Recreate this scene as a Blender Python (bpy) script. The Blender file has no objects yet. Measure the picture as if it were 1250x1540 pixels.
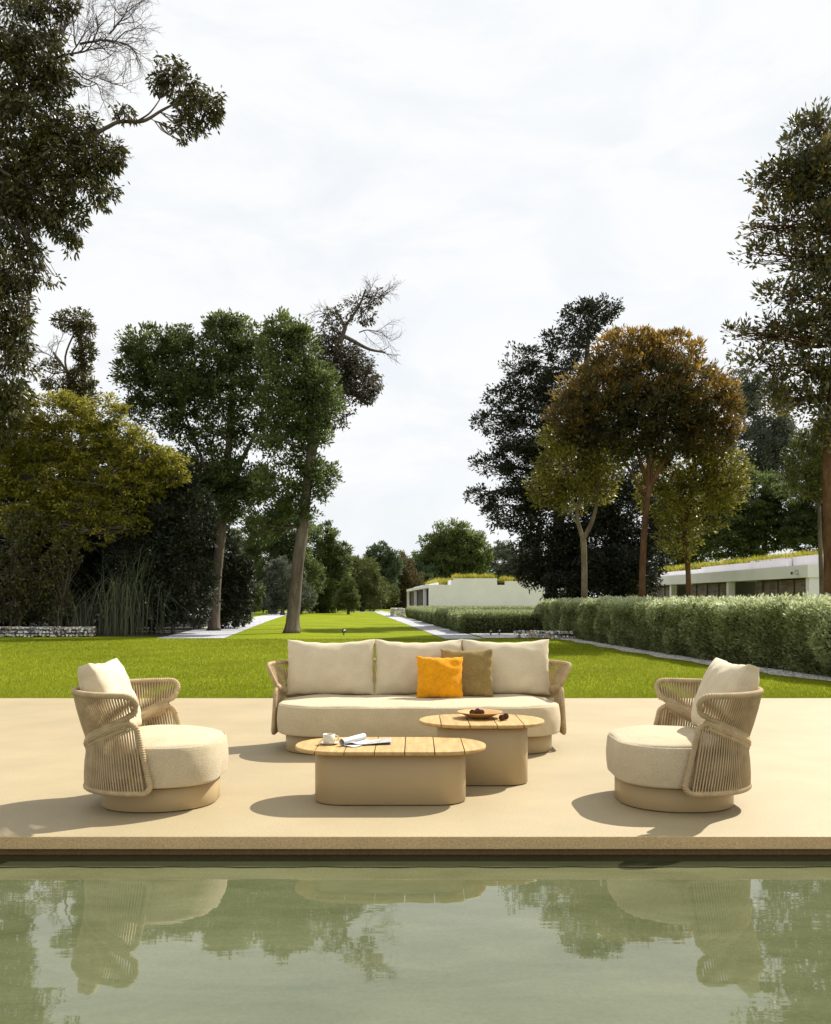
import bpy, bmesh, math, random
import numpy as np
from mathutils import Vector, Matrix, Euler
R = math.radians; PI = math.pi
random.seed(7); rng = np.random.default_rng(7)
scene = bpy.context.scene
COL = scene.collection
CAMH, F, HY, CX = 1.33, 1400.0, 905.0, 625.0      # camera height, focal in photo pixels, horizon row, centre column

def at(px, py, d):
    return Vector(((px-CX)*d/F, d, CAMH-(py-HY)*d/F))

# ------------------------------------------------------------------ materials
def new_mat(name):
    m = bpy.data.materials.new(name); m.use_nodes = True
    nt = m.node_tree; nt.nodes.clear()
    out = nt.nodes.new('ShaderNodeOutputMaterial')
    return m, nt, out
def N(nt, t, **kw):
    n = nt.nodes.new(t)
    for k, v in kw.items():
        if k in n.inputs: n.inputs[k].default_value = v
        else: setattr(n, k, v)
    return n
def L(nt, a, b): nt.links.new(a, b)
def ramp(nt, fac, stops):
    r = nt.nodes.new('ShaderNodeValToRGB'); e = r.color_ramp.elements
    while len(e) < len(stops): e.new(0.5)
    for el, (p, c) in zip(e, stops): el.position = p; el.color = (c[0], c[1], c[2], 1)
    L(nt, fac, r.inputs[0]); return r.outputs[0]
def sc3(c, k): return tuple(x*k for x in c)

def surf(name, col, rough=.6, var=.12, vscale=3, fine=0, fscale=200, bump=0, bscale=200, bdist=.002, spec=.3,
         stretch=None, col2=None, sheen=0, transl=0, detail=6, bscale2=None):
    m, nt, out = new_mat(name)
    tc = N(nt, 'ShaderNodeTexCoord'); co = tc.outputs['Object']
    if stretch:
        mp = N(nt, 'ShaderNodeMapping'); mp.inputs['Scale'].default_value = stretch; L(nt, co, mp.inputs[0]); co = mp.outputs[0]
    n1 = N(nt, 'ShaderNodeTexNoise', Scale=vscale, Detail=detail, Roughness=.6); L(nt, co, n1.inputs['Vector'])
    c2 = col2 or sc3(col, 1-var*2)
    c = ramp(nt, n1.outputs['Fac'], [(.32, c2), (.68, sc3(col, 1+var*.5) if not col2 else col)])
    if fine:
        n2 = N(nt, 'ShaderNodeTexNoise', Scale=fscale, Detail=3, Roughness=.7); L(nt, co, n2.inputs['Vector'])
        mr = N(nt, 'ShaderNodeMapRange'); mr.inputs[1].default_value = .3; mr.inputs[2].default_value = .7
        mr.inputs[3].default_value = 1-fine; mr.inputs[4].default_value = 1+fine*.6; L(nt, n2.outputs['Fac'], mr.inputs[0])
        mx = N(nt, 'ShaderNodeVectorMath', operation='SCALE'); L(nt, c, mx.inputs[0]); L(nt, mr.outputs[0], mx.inputs['Scale']); c = mx.outputs[0]
    b = N(nt, 'ShaderNodeBsdfPrincipled', Roughness=rough)
    b.inputs['Specular IOR Level'].default_value = spec
    if sheen: b.inputs['Sheen Weight'].default_value = sheen; b.inputs['Sheen Roughness'].default_value = .5
    L(nt, c, b.inputs['Base Color'])
    if bump:
        n3 = N(nt, 'ShaderNodeTexNoise', Scale=bscale, Detail=3, Roughness=.6); L(nt, co, n3.inputs['Vector'])
        h = n3.outputs['Fac']
        if bscale2:
            n4 = N(nt, 'ShaderNodeTexNoise', Scale=bscale2, Detail=3); L(nt, co, n4.inputs['Vector'])
            ad = N(nt, 'ShaderNodeMath', operation='ADD'); L(nt, h, ad.inputs[0]); L(nt, n4.outputs['Fac'], ad.inputs[1]); h = ad.outputs[0]
        bp = N(nt, 'ShaderNodeBump', Strength=bump, Distance=bdist); L(nt, h, bp.inputs['Height']); L(nt, bp.outputs[0], b.inputs['Normal'])
    s = b.outputs[0]
    L(nt, s, out.inputs[0]); return m

def leaf_mat(name, cols, transl=.3, rough=.5, spec=.35):
    """leaf colours spread at random per clump and per leaf"""
    m, nt, out = new_mat(name)
    a = N(nt, 'ShaderNodeAttribute', attribute_name='rnd')
    k = len(cols)-1
    c = ramp(nt, a.outputs['Fac'], [(i/k, q) for i, q in enumerate(cols)])
    b = N(nt, 'ShaderNodeBsdfPrincipled', Roughness=rough); b.inputs['Specular IOR Level'].default_value = spec
    L(nt, c, b.inputs['Base Color'])
    t = N(nt, 'ShaderNodeBsdfTranslucent')
    g = N(nt, 'ShaderNodeGamma', Gamma=.9); L(nt, c, g.inputs[0]); L(nt, g.outputs[0], t.inputs[0])
    mx = N(nt, 'ShaderNodeMixShader'); mx.inputs[0].default_value = transl
    L(nt, b.outputs[0], mx.inputs[1]); L(nt, t.outputs[0], mx.inputs[2]); L(nt, mx.outputs[0], out.inputs[0])
    return m

M = {}
M['deck'] = surf('deck_stone', (.36, .288, .165), .6, .07, .9, fine=.15, fscale=70, bump=.5, bscale=160, bdist=.002, spec=.4)
M['wallstone'] = surf('pool_wall_stone', (.26, .165, .07), .9, .08, 2, fine=.25, fscale=90, bump=.6, bscale=90, bdist=.004, spec=.1)
M['coping'] = surf('coping_stone', (.62, .44, .22), .9, .06, 2, fine=.28, fscale=110, bump=.7, bscale=110, bdist=.004, spec=.1)
M['boucle'] = surf('cream_boucle', (.56, .465, .30), .95, .05, 6, fine=.14, fscale=95, bump=1, bscale=150, bdist=.006, spec=.1, sheen=.15, bscale2=8)
M['boucle_pillow'] = surf('cream_pillow_fabric', (.66, .565, .39), .95, .05, 5, fine=.10, fscale=95, bump=1, bscale=150, bdist=.005, spec=.1, sheen=.15, bscale2=5)
M['orange'] = surf('orange_boucle', (.86, .36, .010), .95, .1, 8, fine=.3, fscale=95, bump=1, bscale=150, bdist=.006, spec=.08, sheen=.1)
M['tan'] = surf('tan_boucle', (.30, .21, .075), .95, .1, 8, fine=.3, fscale=95, bump=1, bscale=150, bdist=.006, spec=.08, sheen=.1)
M['seam'] = surf('seam_thread', (.26, .21, .14), .9, .1, 30)
M['rope'] = surf('sand_rope', (.47, .355, .20), .8, .12, 14, fine=.2, fscale=260, bump=.4, bscale=300, bdist=.001, spec=.2)
M['metal'] = surf('sand_powder_coat', (.40, .295, .15), .42, .03, 2, fine=.05, fscale=400, bump=.06, bscale=500, bdist=.0005, spec=.35)
M['gap'] = surf('black_glide', (.03, .02, .015), .7, .1, 5)
M['wood'] = surf('pale_teak', (.50, .325, .125), .5, .16, 5, fine=.14, fscale=26, bump=.15, bscale=30, bdist=.001, spec=.3, stretch=(6, .6, 6))
M['bowlwood'] = surf('bowl_wood', (.52, .30, .10), .4, .15, 8, fine=.1, fscale=40, spec=.4, stretch=(1, 6, 6))
M['cone'] = surf('cone_scale', (.16, .06, .03), .7, .3, 40, spec=.3)
M['ceramic'] = surf('cream_ceramic', (.62, .57, .44), .3, .04, 10, spec=.5)
M['coffee'] = surf('coffee', (.05, .02, .01), .2, .1, 10)
M['bark'] = surf('grey_brown_bark', (.20, .165, .130), .95, .2, 2.2, fine=.3, fscale=14, bump=1, bscale=7, bdist=.05, spec=.1, stretch=(1, 1, .25), col2=(.075, .055, .040))
M['bark_red'] = surf('red_brown_bark', (.16, .085, .045), .95, .2, 3, fine=.3, fscale=18, bump=1, bscale=9, bdist=.04, spec=.1, stretch=(1, 1, .3), col2=(.06, .03, .015))
M['bark_pale'] = surf('pale_bark', (.24, .20, .13), .95, .2, 3, fine=.3, fscale=18, bump=1, bscale=9, bdist=.03, spec=.1, stretch=(1, 1, .3), col2=(.10, .07, .04))
M['twig'] = surf('bare_twig', (.13, .10, .09), .9, .2, 5)
M['white'] = surf('white_render', (.88, .85, .87), .85, .04, .5, fine=.04, fscale=20, bump=.15, bscale=30, bdist=.01, spec=.1)
M['dark'] = surf('dark_opening', (.02, .02, .02), .8, .1, 2)
M['reveal'] = surf('grey_green_reveal', (.30, .31, .25), .85, .05, 1)
M['frame'] = surf('dark_metal_frame', (.03, .03, .035), .4, .05, 5, spec=.5)
M['soil'] = surf('dark_bed_soil', (.030, .024, .017), .95, .3, 1.5, fine=.4, fscale=12, bump=1, bscale=9, bdist=.05)
M['plastic'] = surf('black_plastic', (.02, .02, .022), .4, .05, 5, spec=.5)
M['lens'] = surf('grey_lens', (.55, .55, .52), .2, .05, 5, spec=.6)

def voronoi_mat(name, cols, scale, bump=.8, dist=.05, dark=(.02, .02, .02), edge=.08, metric=(1, 1, 1), rough=.9):
    m, nt, out = new_mat(name)
    tc = N(nt, 'ShaderNodeTexCoord'); mp = N(nt, 'ShaderNodeMapping'); mp.inputs['Scale'].default_value = metric; L(nt, tc.outputs['Object'], mp.inputs[0])
    v = N(nt, 'ShaderNodeTexVoronoi', Scale=scale); L(nt, mp.outputs[0], v.inputs['Vector'])
    e = N(nt, 'ShaderNodeTexVoronoi', Scale=scale, feature='DISTANCE_TO_EDGE'); L(nt, mp.outputs[0], e.inputs['Vector'])
    sp = N(nt, 'ShaderNodeSeparateColor'); L(nt, v.outputs['Color'], sp.inputs[0])
    k = len(cols)-1
    c = ramp(nt, sp.outputs[0], [(i/k, q) for i, q in enumerate(cols)])
    ef = ramp(nt, e.outputs['Distance'], [(0, (0, 0, 0)), (edge, (1, 1, 1))])
    mx = N(nt, 'ShaderNodeMix', data_type='RGBA'); L(nt, ef, mx.inputs[0]); mx.inputs[6].default_value = (*dark, 1); L(nt, c, mx.inputs[7])
    b = N(nt, 'ShaderNodeBsdfPrincipled', Roughness=rough); b.inputs['Specular IOR Level'].default_value = .15
    L(nt, mx.outputs[2], b.inputs['Base Color'])
    bp = N(nt, 'ShaderNodeBump', Strength=bump, Distance=dist); L(nt, ef, bp.inputs['Height']); L(nt, bp.outputs[0], b.inputs['Normal'])
    L(nt, b.outputs[0], out.inputs[0]); return m
M['gabion'] = voronoi_mat('gabion_rubble', [(.85, .84, .80), (.78, .75, .70), (.40, .25, .15), (.85, .85, .83), (.10, .10, .10), (.85, .85, .85)], 5.5, dark=(.05, .05, .05), edge=.06)
M['gravel'] = voronoi_mat('pale_gravel', [(.40, .41, .44), (.52, .53, .55), (.34, .34, .36), (.46, .47, .49)], 16, bump=.5, dist=.02, dark=(.22, .22, .24), edge=.12)
M['pebble'] = voronoi_mat('white_pebbles', [(.72, .69, .64), (.85, .83, .80), (.48, .42, .36), (.78, .76, .73)], 11, bump=.8, dist=.04, dark=(.12, .10, .08), edge=.12)

def lawn_mat():
    m, nt, out = new_mat('lawn_turf')
    tc = N(nt, 'ShaderNodeTexCoord'); co = tc.outputs['Object']
    n1 = N(nt, 'ShaderNodeTexNoise', Scale=.35, Detail=5); L(nt, co, n1.inputs['Vector'])
    mp = N(nt, 'ShaderNodeMapping'); mp.inputs['Scale'].default_value = (.5, 1.6, 1); L(nt, co, mp.inputs[0])
    n2 = N(nt, 'ShaderNodeTexNoise', Scale=4.5, Detail=8, Roughness=.75); L(nt, mp.outputs[0], n2.inputs['Vector'])
    a = N(nt, 'ShaderNodeMath', operation='ADD'); L(nt, n1.outputs['Fac'], a.inputs[0]); L(nt, n2.outputs['Fac'], a.inputs[1])
    h = N(nt, 'ShaderNodeMath', operation='MULTIPLY'); h.inputs[1].default_value = .5; L(nt, a.outputs[0], h.inputs[0])
    c = ramp(nt, h.outputs[0], [(.32, (.12, .15, .004)), (.5, (.18, .22, .006)), (.68, (.26, .29, .012))])
    n3 = N(nt, 'ShaderNodeTexNoise', Scale=40, Detail=3, Roughness=.8); L(nt, mp.outputs[0], n3.inputs['Vector'])
    mr = N(nt, 'ShaderNodeMapRange'); mr.inputs[1].default_value = .3; mr.inputs[2].default_value = .7; mr.inputs[3].default_value = .7; mr.inputs[4].default_value = 1.2
    L(nt, n3.outputs['Fac'], mr.inputs[0])
    s = N(nt, 'ShaderNodeVectorMath', operation='SCALE'); L(nt, c, s.inputs[0]); L(nt, mr.outputs[0], s.inputs['Scale'])
    b = N(nt, 'ShaderNodeBsdfPrincipled', Roughness=.95); b.inputs['Specular IOR Level'].default_value = .05
    L(nt, s.outputs[0], b.inputs['Base Color'])
    bp = N(nt, 'ShaderNodeBump', Strength=.6, Distance=.05); L(nt, n3.outputs['Fac'], bp.inputs['Height']); L(nt, bp.outputs[0], b.inputs['Normal'])
    L(nt, b.outputs[0], out.inputs[0]); return m
M['lawn'] = lawn_mat()
M['blade'] = leaf_mat('grass_blade', [(.12, .145, .004), (.20, .23, .007), (.32, .32, .02)], .35, .6, .2)

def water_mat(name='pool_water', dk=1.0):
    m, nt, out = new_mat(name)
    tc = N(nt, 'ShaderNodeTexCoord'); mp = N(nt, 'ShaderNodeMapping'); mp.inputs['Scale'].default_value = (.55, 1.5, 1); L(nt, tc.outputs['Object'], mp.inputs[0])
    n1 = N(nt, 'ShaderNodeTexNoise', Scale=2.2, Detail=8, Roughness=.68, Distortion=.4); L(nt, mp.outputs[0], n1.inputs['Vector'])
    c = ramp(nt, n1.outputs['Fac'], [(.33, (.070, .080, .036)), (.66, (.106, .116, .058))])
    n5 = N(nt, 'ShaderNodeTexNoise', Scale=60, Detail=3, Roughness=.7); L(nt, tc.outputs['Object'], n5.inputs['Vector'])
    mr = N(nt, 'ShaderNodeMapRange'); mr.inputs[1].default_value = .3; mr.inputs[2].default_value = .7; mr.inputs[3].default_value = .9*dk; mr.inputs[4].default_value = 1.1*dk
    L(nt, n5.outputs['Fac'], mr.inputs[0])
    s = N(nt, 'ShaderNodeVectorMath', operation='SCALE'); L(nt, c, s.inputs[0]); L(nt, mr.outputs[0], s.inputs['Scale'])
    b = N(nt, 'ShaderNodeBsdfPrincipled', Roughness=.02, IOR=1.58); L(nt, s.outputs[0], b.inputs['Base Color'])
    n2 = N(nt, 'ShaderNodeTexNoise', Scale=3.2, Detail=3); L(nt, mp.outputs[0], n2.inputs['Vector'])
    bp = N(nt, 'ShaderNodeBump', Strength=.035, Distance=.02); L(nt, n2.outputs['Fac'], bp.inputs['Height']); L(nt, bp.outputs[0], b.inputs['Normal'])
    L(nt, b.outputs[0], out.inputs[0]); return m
M['water'] = water_mat()
M['shade_water'] = water_mat('coping_shade_water', .4)  # same water with the coping's shade put into its colour

def slat_mat():
    m, nt, out = new_mat('weathered_timber_panels')
    tc = N(nt, 'ShaderNodeTexCoord')
    w = N(nt, 'ShaderNodeTexNoise', Scale=1.2, Detail=4); L(nt, tc.outputs['Object'], w.inputs['Vector'])
    mp = N(nt, 'ShaderNodeMapping'); mp.inputs['Scale'].default_value = (1, 1, 14); L(nt, tc.outputs['Object'], mp.inputs[0])
    n2 = N(nt, 'ShaderNodeTexNoise', Scale=.9, Detail=2); L(nt, mp.outputs[0], n2.inputs['Vector'])
    a = N(nt, 'ShaderNodeMath', operation='ADD'); L(nt, w.outputs['Fac'], a.inputs[0]); L(nt, n2.outputs['Fac'], a.inputs[1])
    h = N(nt, 'ShaderNodeMath', operation='MULTIPLY'); h.inputs[1].default_value = .5; L(nt, a.outputs[0], h.inputs[0])
    c = ramp(nt, h.outputs[0], [(.36, (.11, .06, .055)), (.5, (.17, .13, .12)), (.62, (.27, .20, .18))])
    b = N(nt, 'ShaderNodeBsdfPrincipled', Roughness=.8); L(nt, c, b.inputs['Base Color']); L(nt, b.outputs[0], out.inputs[0]); return m
M['slat'] = slat_mat()
def print_mat():
    m, nt, out = new_mat('printed_page')
    tc = N(nt, 'ShaderNodeTexCoord'); mp = N(nt, 'ShaderNodeMapping'); mp.inputs['Scale'].default_value = (1, 3, 1); L(nt, tc.outputs['Object'], mp.inputs[0])
    n = N(nt, 'ShaderNodeTexNoise', Scale=45, Detail=4, Roughness=.8); L(nt, mp.outputs[0], n.inputs['Vector'])
    c = ramp(nt, n.outputs['Fac'], [(.40, (.16, .15, .13)), (.50, (.36, .35, .31)), (.64, (.50, .49, .45))])
    b = N(nt, 'ShaderNodeBsdfPrincipled', Roughness=.6); L(nt, c, b.inputs['Base Color']); L(nt, b.outputs[0], out.inputs[0]); return m
M['page'] = print_mat()
M['paper'] = surf('white_paper', (.56, .56, .56), .6, .05, 20)

# ------------------------------------------------------------------ object helpers
def tag(o, label=None, cat=None, group=None, kind=None):
    if label: o['label'] = label
    if cat: o['category'] = cat
    if group: o['group'] = group
    if kind: o['kind'] = kind
    return o
def empty(name, loc=(0, 0, 0), rz=0):
    o = bpy.data.objects.new(name, None); COL.objects.link(o); o.location = loc; o.rotation_euler = (0, 0, rz); o.empty_display_size = .1
    return o
def link(name, me, mat, parent=None, smooth=True):
    o = bpy.data.objects.new(name, me); COL.objects.link(o)
    if mat: me.materials.append(mat)
    if smooth: me.polygons.foreach_set('use_smooth', [True]*len(me.polygons))
    if parent: o.parent = parent
    return o
class MB:
    def __init__(s): s.v = []; s.f = []
    def add(s, vs, fs):
        k = len(s.v); s.v += [tuple(p) for p in vs]; s.f += [tuple(i+k for i in f) for f in fs]
    def box(s, x0, x1, y0, y1, z0, z1, mtx=None):
        vs = [Vector(p) for p in ((x0,y0,z0),(x1,y0,z0),(x1,y1,z0),(x0,y1,z0),(x0,y0,z1),(x1,y0,z1),(x1,y1,z1),(x0,y1,z1))]
        if mtx: vs = [mtx @ p for p in vs]
        s.add(vs, [(0,3,2,1),(4,5,6,7),(0,1,5,4),(1,2,6,5),(2,3,7,6),(3,0,4,7)]); return s
    def tube(s, pts, radii, n=8, closed=False, rmod=None, cap=True):
        P = np.array([tuple(p) for p in pts], float); m = len(P)
        if np.isscalar(radii): radii = [radii]*m
        if closed: T = np.roll(P, -1, 0)-np.roll(P, 1, 0)
        else: T = np.gradient(P, axis=0)
        T /= np.linalg.norm(T, axis=1)[:, None]+1e-12
        up = np.array((0, 0, 1.)) if abs(T[0][2]) < .9 else np.array((1., 0, 0))
        a = np.cross(up, T[0]); a /= np.linalg.norm(a)
        th = np.arange(n)*2*PI/n; vs = []; slen = 0
        for i in range(m):
            a = a - T[i]*np.dot(a, T[i]); a /= np.linalg.norm(a)+1e-12
            b = np.cross(T[i], a)
            if i: slen += np.linalg.norm(P[i]-P[i-1])
            r = radii[i] * (rmod(th, slen) if rmod else 1)
            ring = P[i][None]+np.outer(np.cos(th)*r, a)+np.outer(np.sin(th)*r, b)
            vs += [tuple(q) for q in ring]
        fs = []
        for i in range(m if closed else m-1):
            j = (i+1) % m
            for k in range(n):
                l = (k+1) % n; fs.append((i*n+k, i*n+l, j*n+l, j*n+k))
        if cap and not closed: fs.append(tuple(range(n-1, -1, -1))); fs.append(tuple((m-1)*n+k for k in range(n)))
        s.add(vs, fs); return s
    def lathe(s, prof, n=40, c=(0, 0, 0)):
        vs = []; fs = []
        for r, z in prof:
            for k in range(n):
                t = 2*PI*k/n; vs.append((c[0]+r*math.cos(t), c[1]+r*math.sin(t), c[2]+z))
        for i in range(len(prof)-1):
            for k in range(n):
                l = (k+1) % n; fs.append((i*n+k, i*n+l, (i+1)*n+l, (i+1)*n+k))
        s.add(vs, fs); return s
    def loft(s, rings, cap0=True, cap1=True):
        n = len(rings[0]); vs = [p for r in rings for p in r]; fs = []
        for i in range(len(rings)-1):
            for k in range(n):
                l = (k+1) % n; fs.append((i*n+k, i*n+l, (i+1)*n+l, (i+1)*n+k))
        if cap0: fs.append(tuple(range(n-1, -1, -1)))
        if cap1: fs.append(tuple((len(rings)-1)*n+k for k in range(n)))
        s.add(vs, fs); return s
    def build(s, name, mat, parent=None, smooth=True, angle=None, bevel=None):
        me = bpy.data.meshes.new(name); me.from_pydata(s.v, [], s.f); me.validate()
        o = link(name, me, mat, parent, smooth)
        if bevel:
            b = o.modifiers.new('bevel', 'BEVEL'); b.width = bevel; b.segments = 3; b.limit_method = 'ANGLE'; b.angle_limit = R(40)
        if smooth and (angle or bevel):
            w = o.modifiers.new('wn', 'WEIGHTED_NORMAL') if bevel else None
        return o
def sheet(name, poly, z, mat, kind='structure'):
    mb = MB(); mb.add([(x, y, z) for x, y in poly], [tuple(range(len(poly)))])
    return tag(mb.build(name, mat, smooth=False), kind=kind)

def rrect(a, b, c, n=24, off=0, z=0, cx=0, cy=0):
    """rounded rectangle ring: half sizes a (x), b (y), corner radius c"""
    a += off; b += off; c = max(c+off, .003); pts = []
    for q in range(4):
        sx = (1, -1, -1, 1)[q]; sy = (1, 1, -1, -1)[q]
        for k in range(n+1):
            t = q*PI/2 + (PI/2)*k/n
            pts.append((cx+sx*(a-c)+c*math.cos(t), cy+sy*(b-c)+c*math.sin(t), z))
        # straight part
        nx = [(-1, 1), (-1, -1), (1, -1), (1, 1)][q]
        p = pts[-1]; t2 = (q+1)*PI/2
        e = (cx+nx[0]*(a-c)+c*math.cos(t2), cy+nx[1]*(b-c)+c*math.sin(t2), z)
        for k in range(1, 12): pts.append(tuple(p[i]+(e[i]-p[i])*k/12 for i in range(3)))
    return pts

# ------------------------------------------------------------------ setting: ground, deck, pool
DECK0, DECK1 = 5.27, 12.84
sheet('lawn', [(-500, DECK1-.3), (500, DECK1-.3), (500, 900), (-500, 900)], -.03, M['lawn'])
sheet('ground', [(-500, -500), (500, -500), (500, 900), (-500, 900)], -1.8, M['soil'])
mb = MB(); mb.box(-26, 26, DECK0, DECK1, -.072, 0); o = tag(mb.build('deck', M['deck'], smooth=False, bevel=.004), kind='structure')
o.data.materials.append(M['coping'])
for p in o.data.polygons:
    if p.normal.y < -.5: p.material_index = 1
tag(MB().box(-26, 26, DECK0+.06, DECK1-.02, -1.79, -.074).build('pool_wall', M['wallstone'], smooth=False), kind='structure')
tag(MB().box(-26, 26, -14, -7, -1.79, 0).build('pool_far_deck', M['deck'], smooth=False), kind='structure')
sheet('water', [(-26, -7), (26, -7), (26, DECK0+.06), (-26, DECK0+.06)], -.122, M['water'])
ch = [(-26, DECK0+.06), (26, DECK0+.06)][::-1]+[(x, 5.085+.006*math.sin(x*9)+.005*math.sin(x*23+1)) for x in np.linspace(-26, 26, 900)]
sheet('coping_shade_strip', ch, -.118, M['shade_water'])  # dark sheet over the water, painting the shade band below the coping
# gravel paths running away from the lawn, soil bed on the left
sheet('gravel_path_right', [(2.5, 33.9), (1.09, 33.9), (-1.14, 64), (-4.5, 110), (-6.6, 140), (-5, 140), (-2.9, 110), (-1.66, 93), (1.1, 53), (2.0, 41)][::-1], -.018, M['gravel'])
sheet('gravel_path_left', [(-7.1, 34.5), (-9.6, 34.5), (-11.2, 50), (-12.9, 66.5), (-15.6, 98), (-18, 125), (-15.8, 125), (-13.5, 98), (-10.4, 66)][::-1], -.018, M['gravel'])
sheet('gravel_cross_path', [(-18, 122), (8, 122), (8, 127), (-18, 127)], -.012, M['gravel'])
sheet('bed_soil', [(-9.7, 36.2), (-60, 36.2), (-60, 130), (-22, 130), (-13.4, 66), (-11.4, 50)][::-1], -.014, M['soil'])
hl = [(5.45, 41), (5.5, 35.8), (6.0, 31), (6.25, 26), (6.65, 21.4), (7.36, 16.5), (8.2, 12.6), (8.9, 10.5)]   # foot of the long hedge
def wob(p, k, s): return [(x-s*(.60+.10*math.sin(y*2.3)), y) for x, y in p]
dense = []
for (x0, y0), (x1, y1) in zip(hl, hl[1:]):
    for k in range(8): dense.append((x0+(x1-x0)*k/8, y0+(y1-y0)*k/8))
sheet('pebble_border', [(x+.5, y) for x, y in dense]+wob(dense, 1, 1)[::-1], -.010, M['pebble'])
sheet('pebble_patch', [(2.55, 34.4), (5.9, 34.4), (6.2, 41), (2.2, 41)], -.008, M['pebble'])

# grass blades on the near lawn: nobody could count them
def blades(n, x0, x1, y0, y1, h, w):
    y = y0+(y1-y0)*rng.random(n)**1.5; x = (rng.random(n)*2-1)*(.52*y+.4)
    hx = np.interp(y, [p[1] for p in hl][::-1], [p[0] for p in hl][::-1])
    ok = x < hx-.45; x = x[ok]; y = y[ok]; n = len(x)
    k = (1+(y-y0)/12)
    a = rng.random(n)*PI; hh = h*(.5+rng.random(n)); dx = np.cos(a)*w*k; dy = np.sin(a)*w*k
    lx = rng.normal(0, .5, n)*hh; ly = rng.normal(0, .5, n)*hh
    V = np.empty((n, 3, 3)); V[:, 0] = np.stack([x-dx, y-dy, np.full(n, -.032)], 1); V[:, 1] = np.stack([x+dx, y+dy, np.full(n, -.032)], 1)
    V[:, 2] = np.stack([x+lx, y+ly, -.03+hh], 1)
    return V
def np_mesh(name, V, rnd, k):
    """V: (n,k,3) polygons"""
    n = len(V); me = bpy.data.meshes.new(name)
    me.vertices.add(n*k); me.vertices.foreach_set('co', V.reshape(-1).astype(np.float32))
    me.loops.add(n*k); me.loops.foreach_set('vertex_index', np.arange(n*k, dtype=np.int32))
    me.polygons.add(n); me.polygons.foreach_set('loop_start', np.arange(0, n*k, k, dtype=np.int32))
    at_ = me.attributes.new('rnd', 'FLOAT', 'FACE'); at_.data.foreach_set('value', np.clip(rnd, 0, 1).astype(np.float32))
    me.update(calc_edges=True); return me
V = blades(330000, -1, 1, DECK1+.02, 34, .034, .0035)
sx = V[:, 0, 0]; sy = V[:, 0, 1]
patch = .5+.22*np.sin(sx*.9+sy*.5)+.16*np.sin(sx*2.7-sy*1.7)
me = np_mesh('lawn_grass', V, rng.random(len(V))*.6+patch*.4-.05, 3)
tag(link('lawn_grass', me, M['blade'], smooth=False), 'short bright green grass covering the lawn behind the deck', 'grass', kind='stuff')

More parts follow.
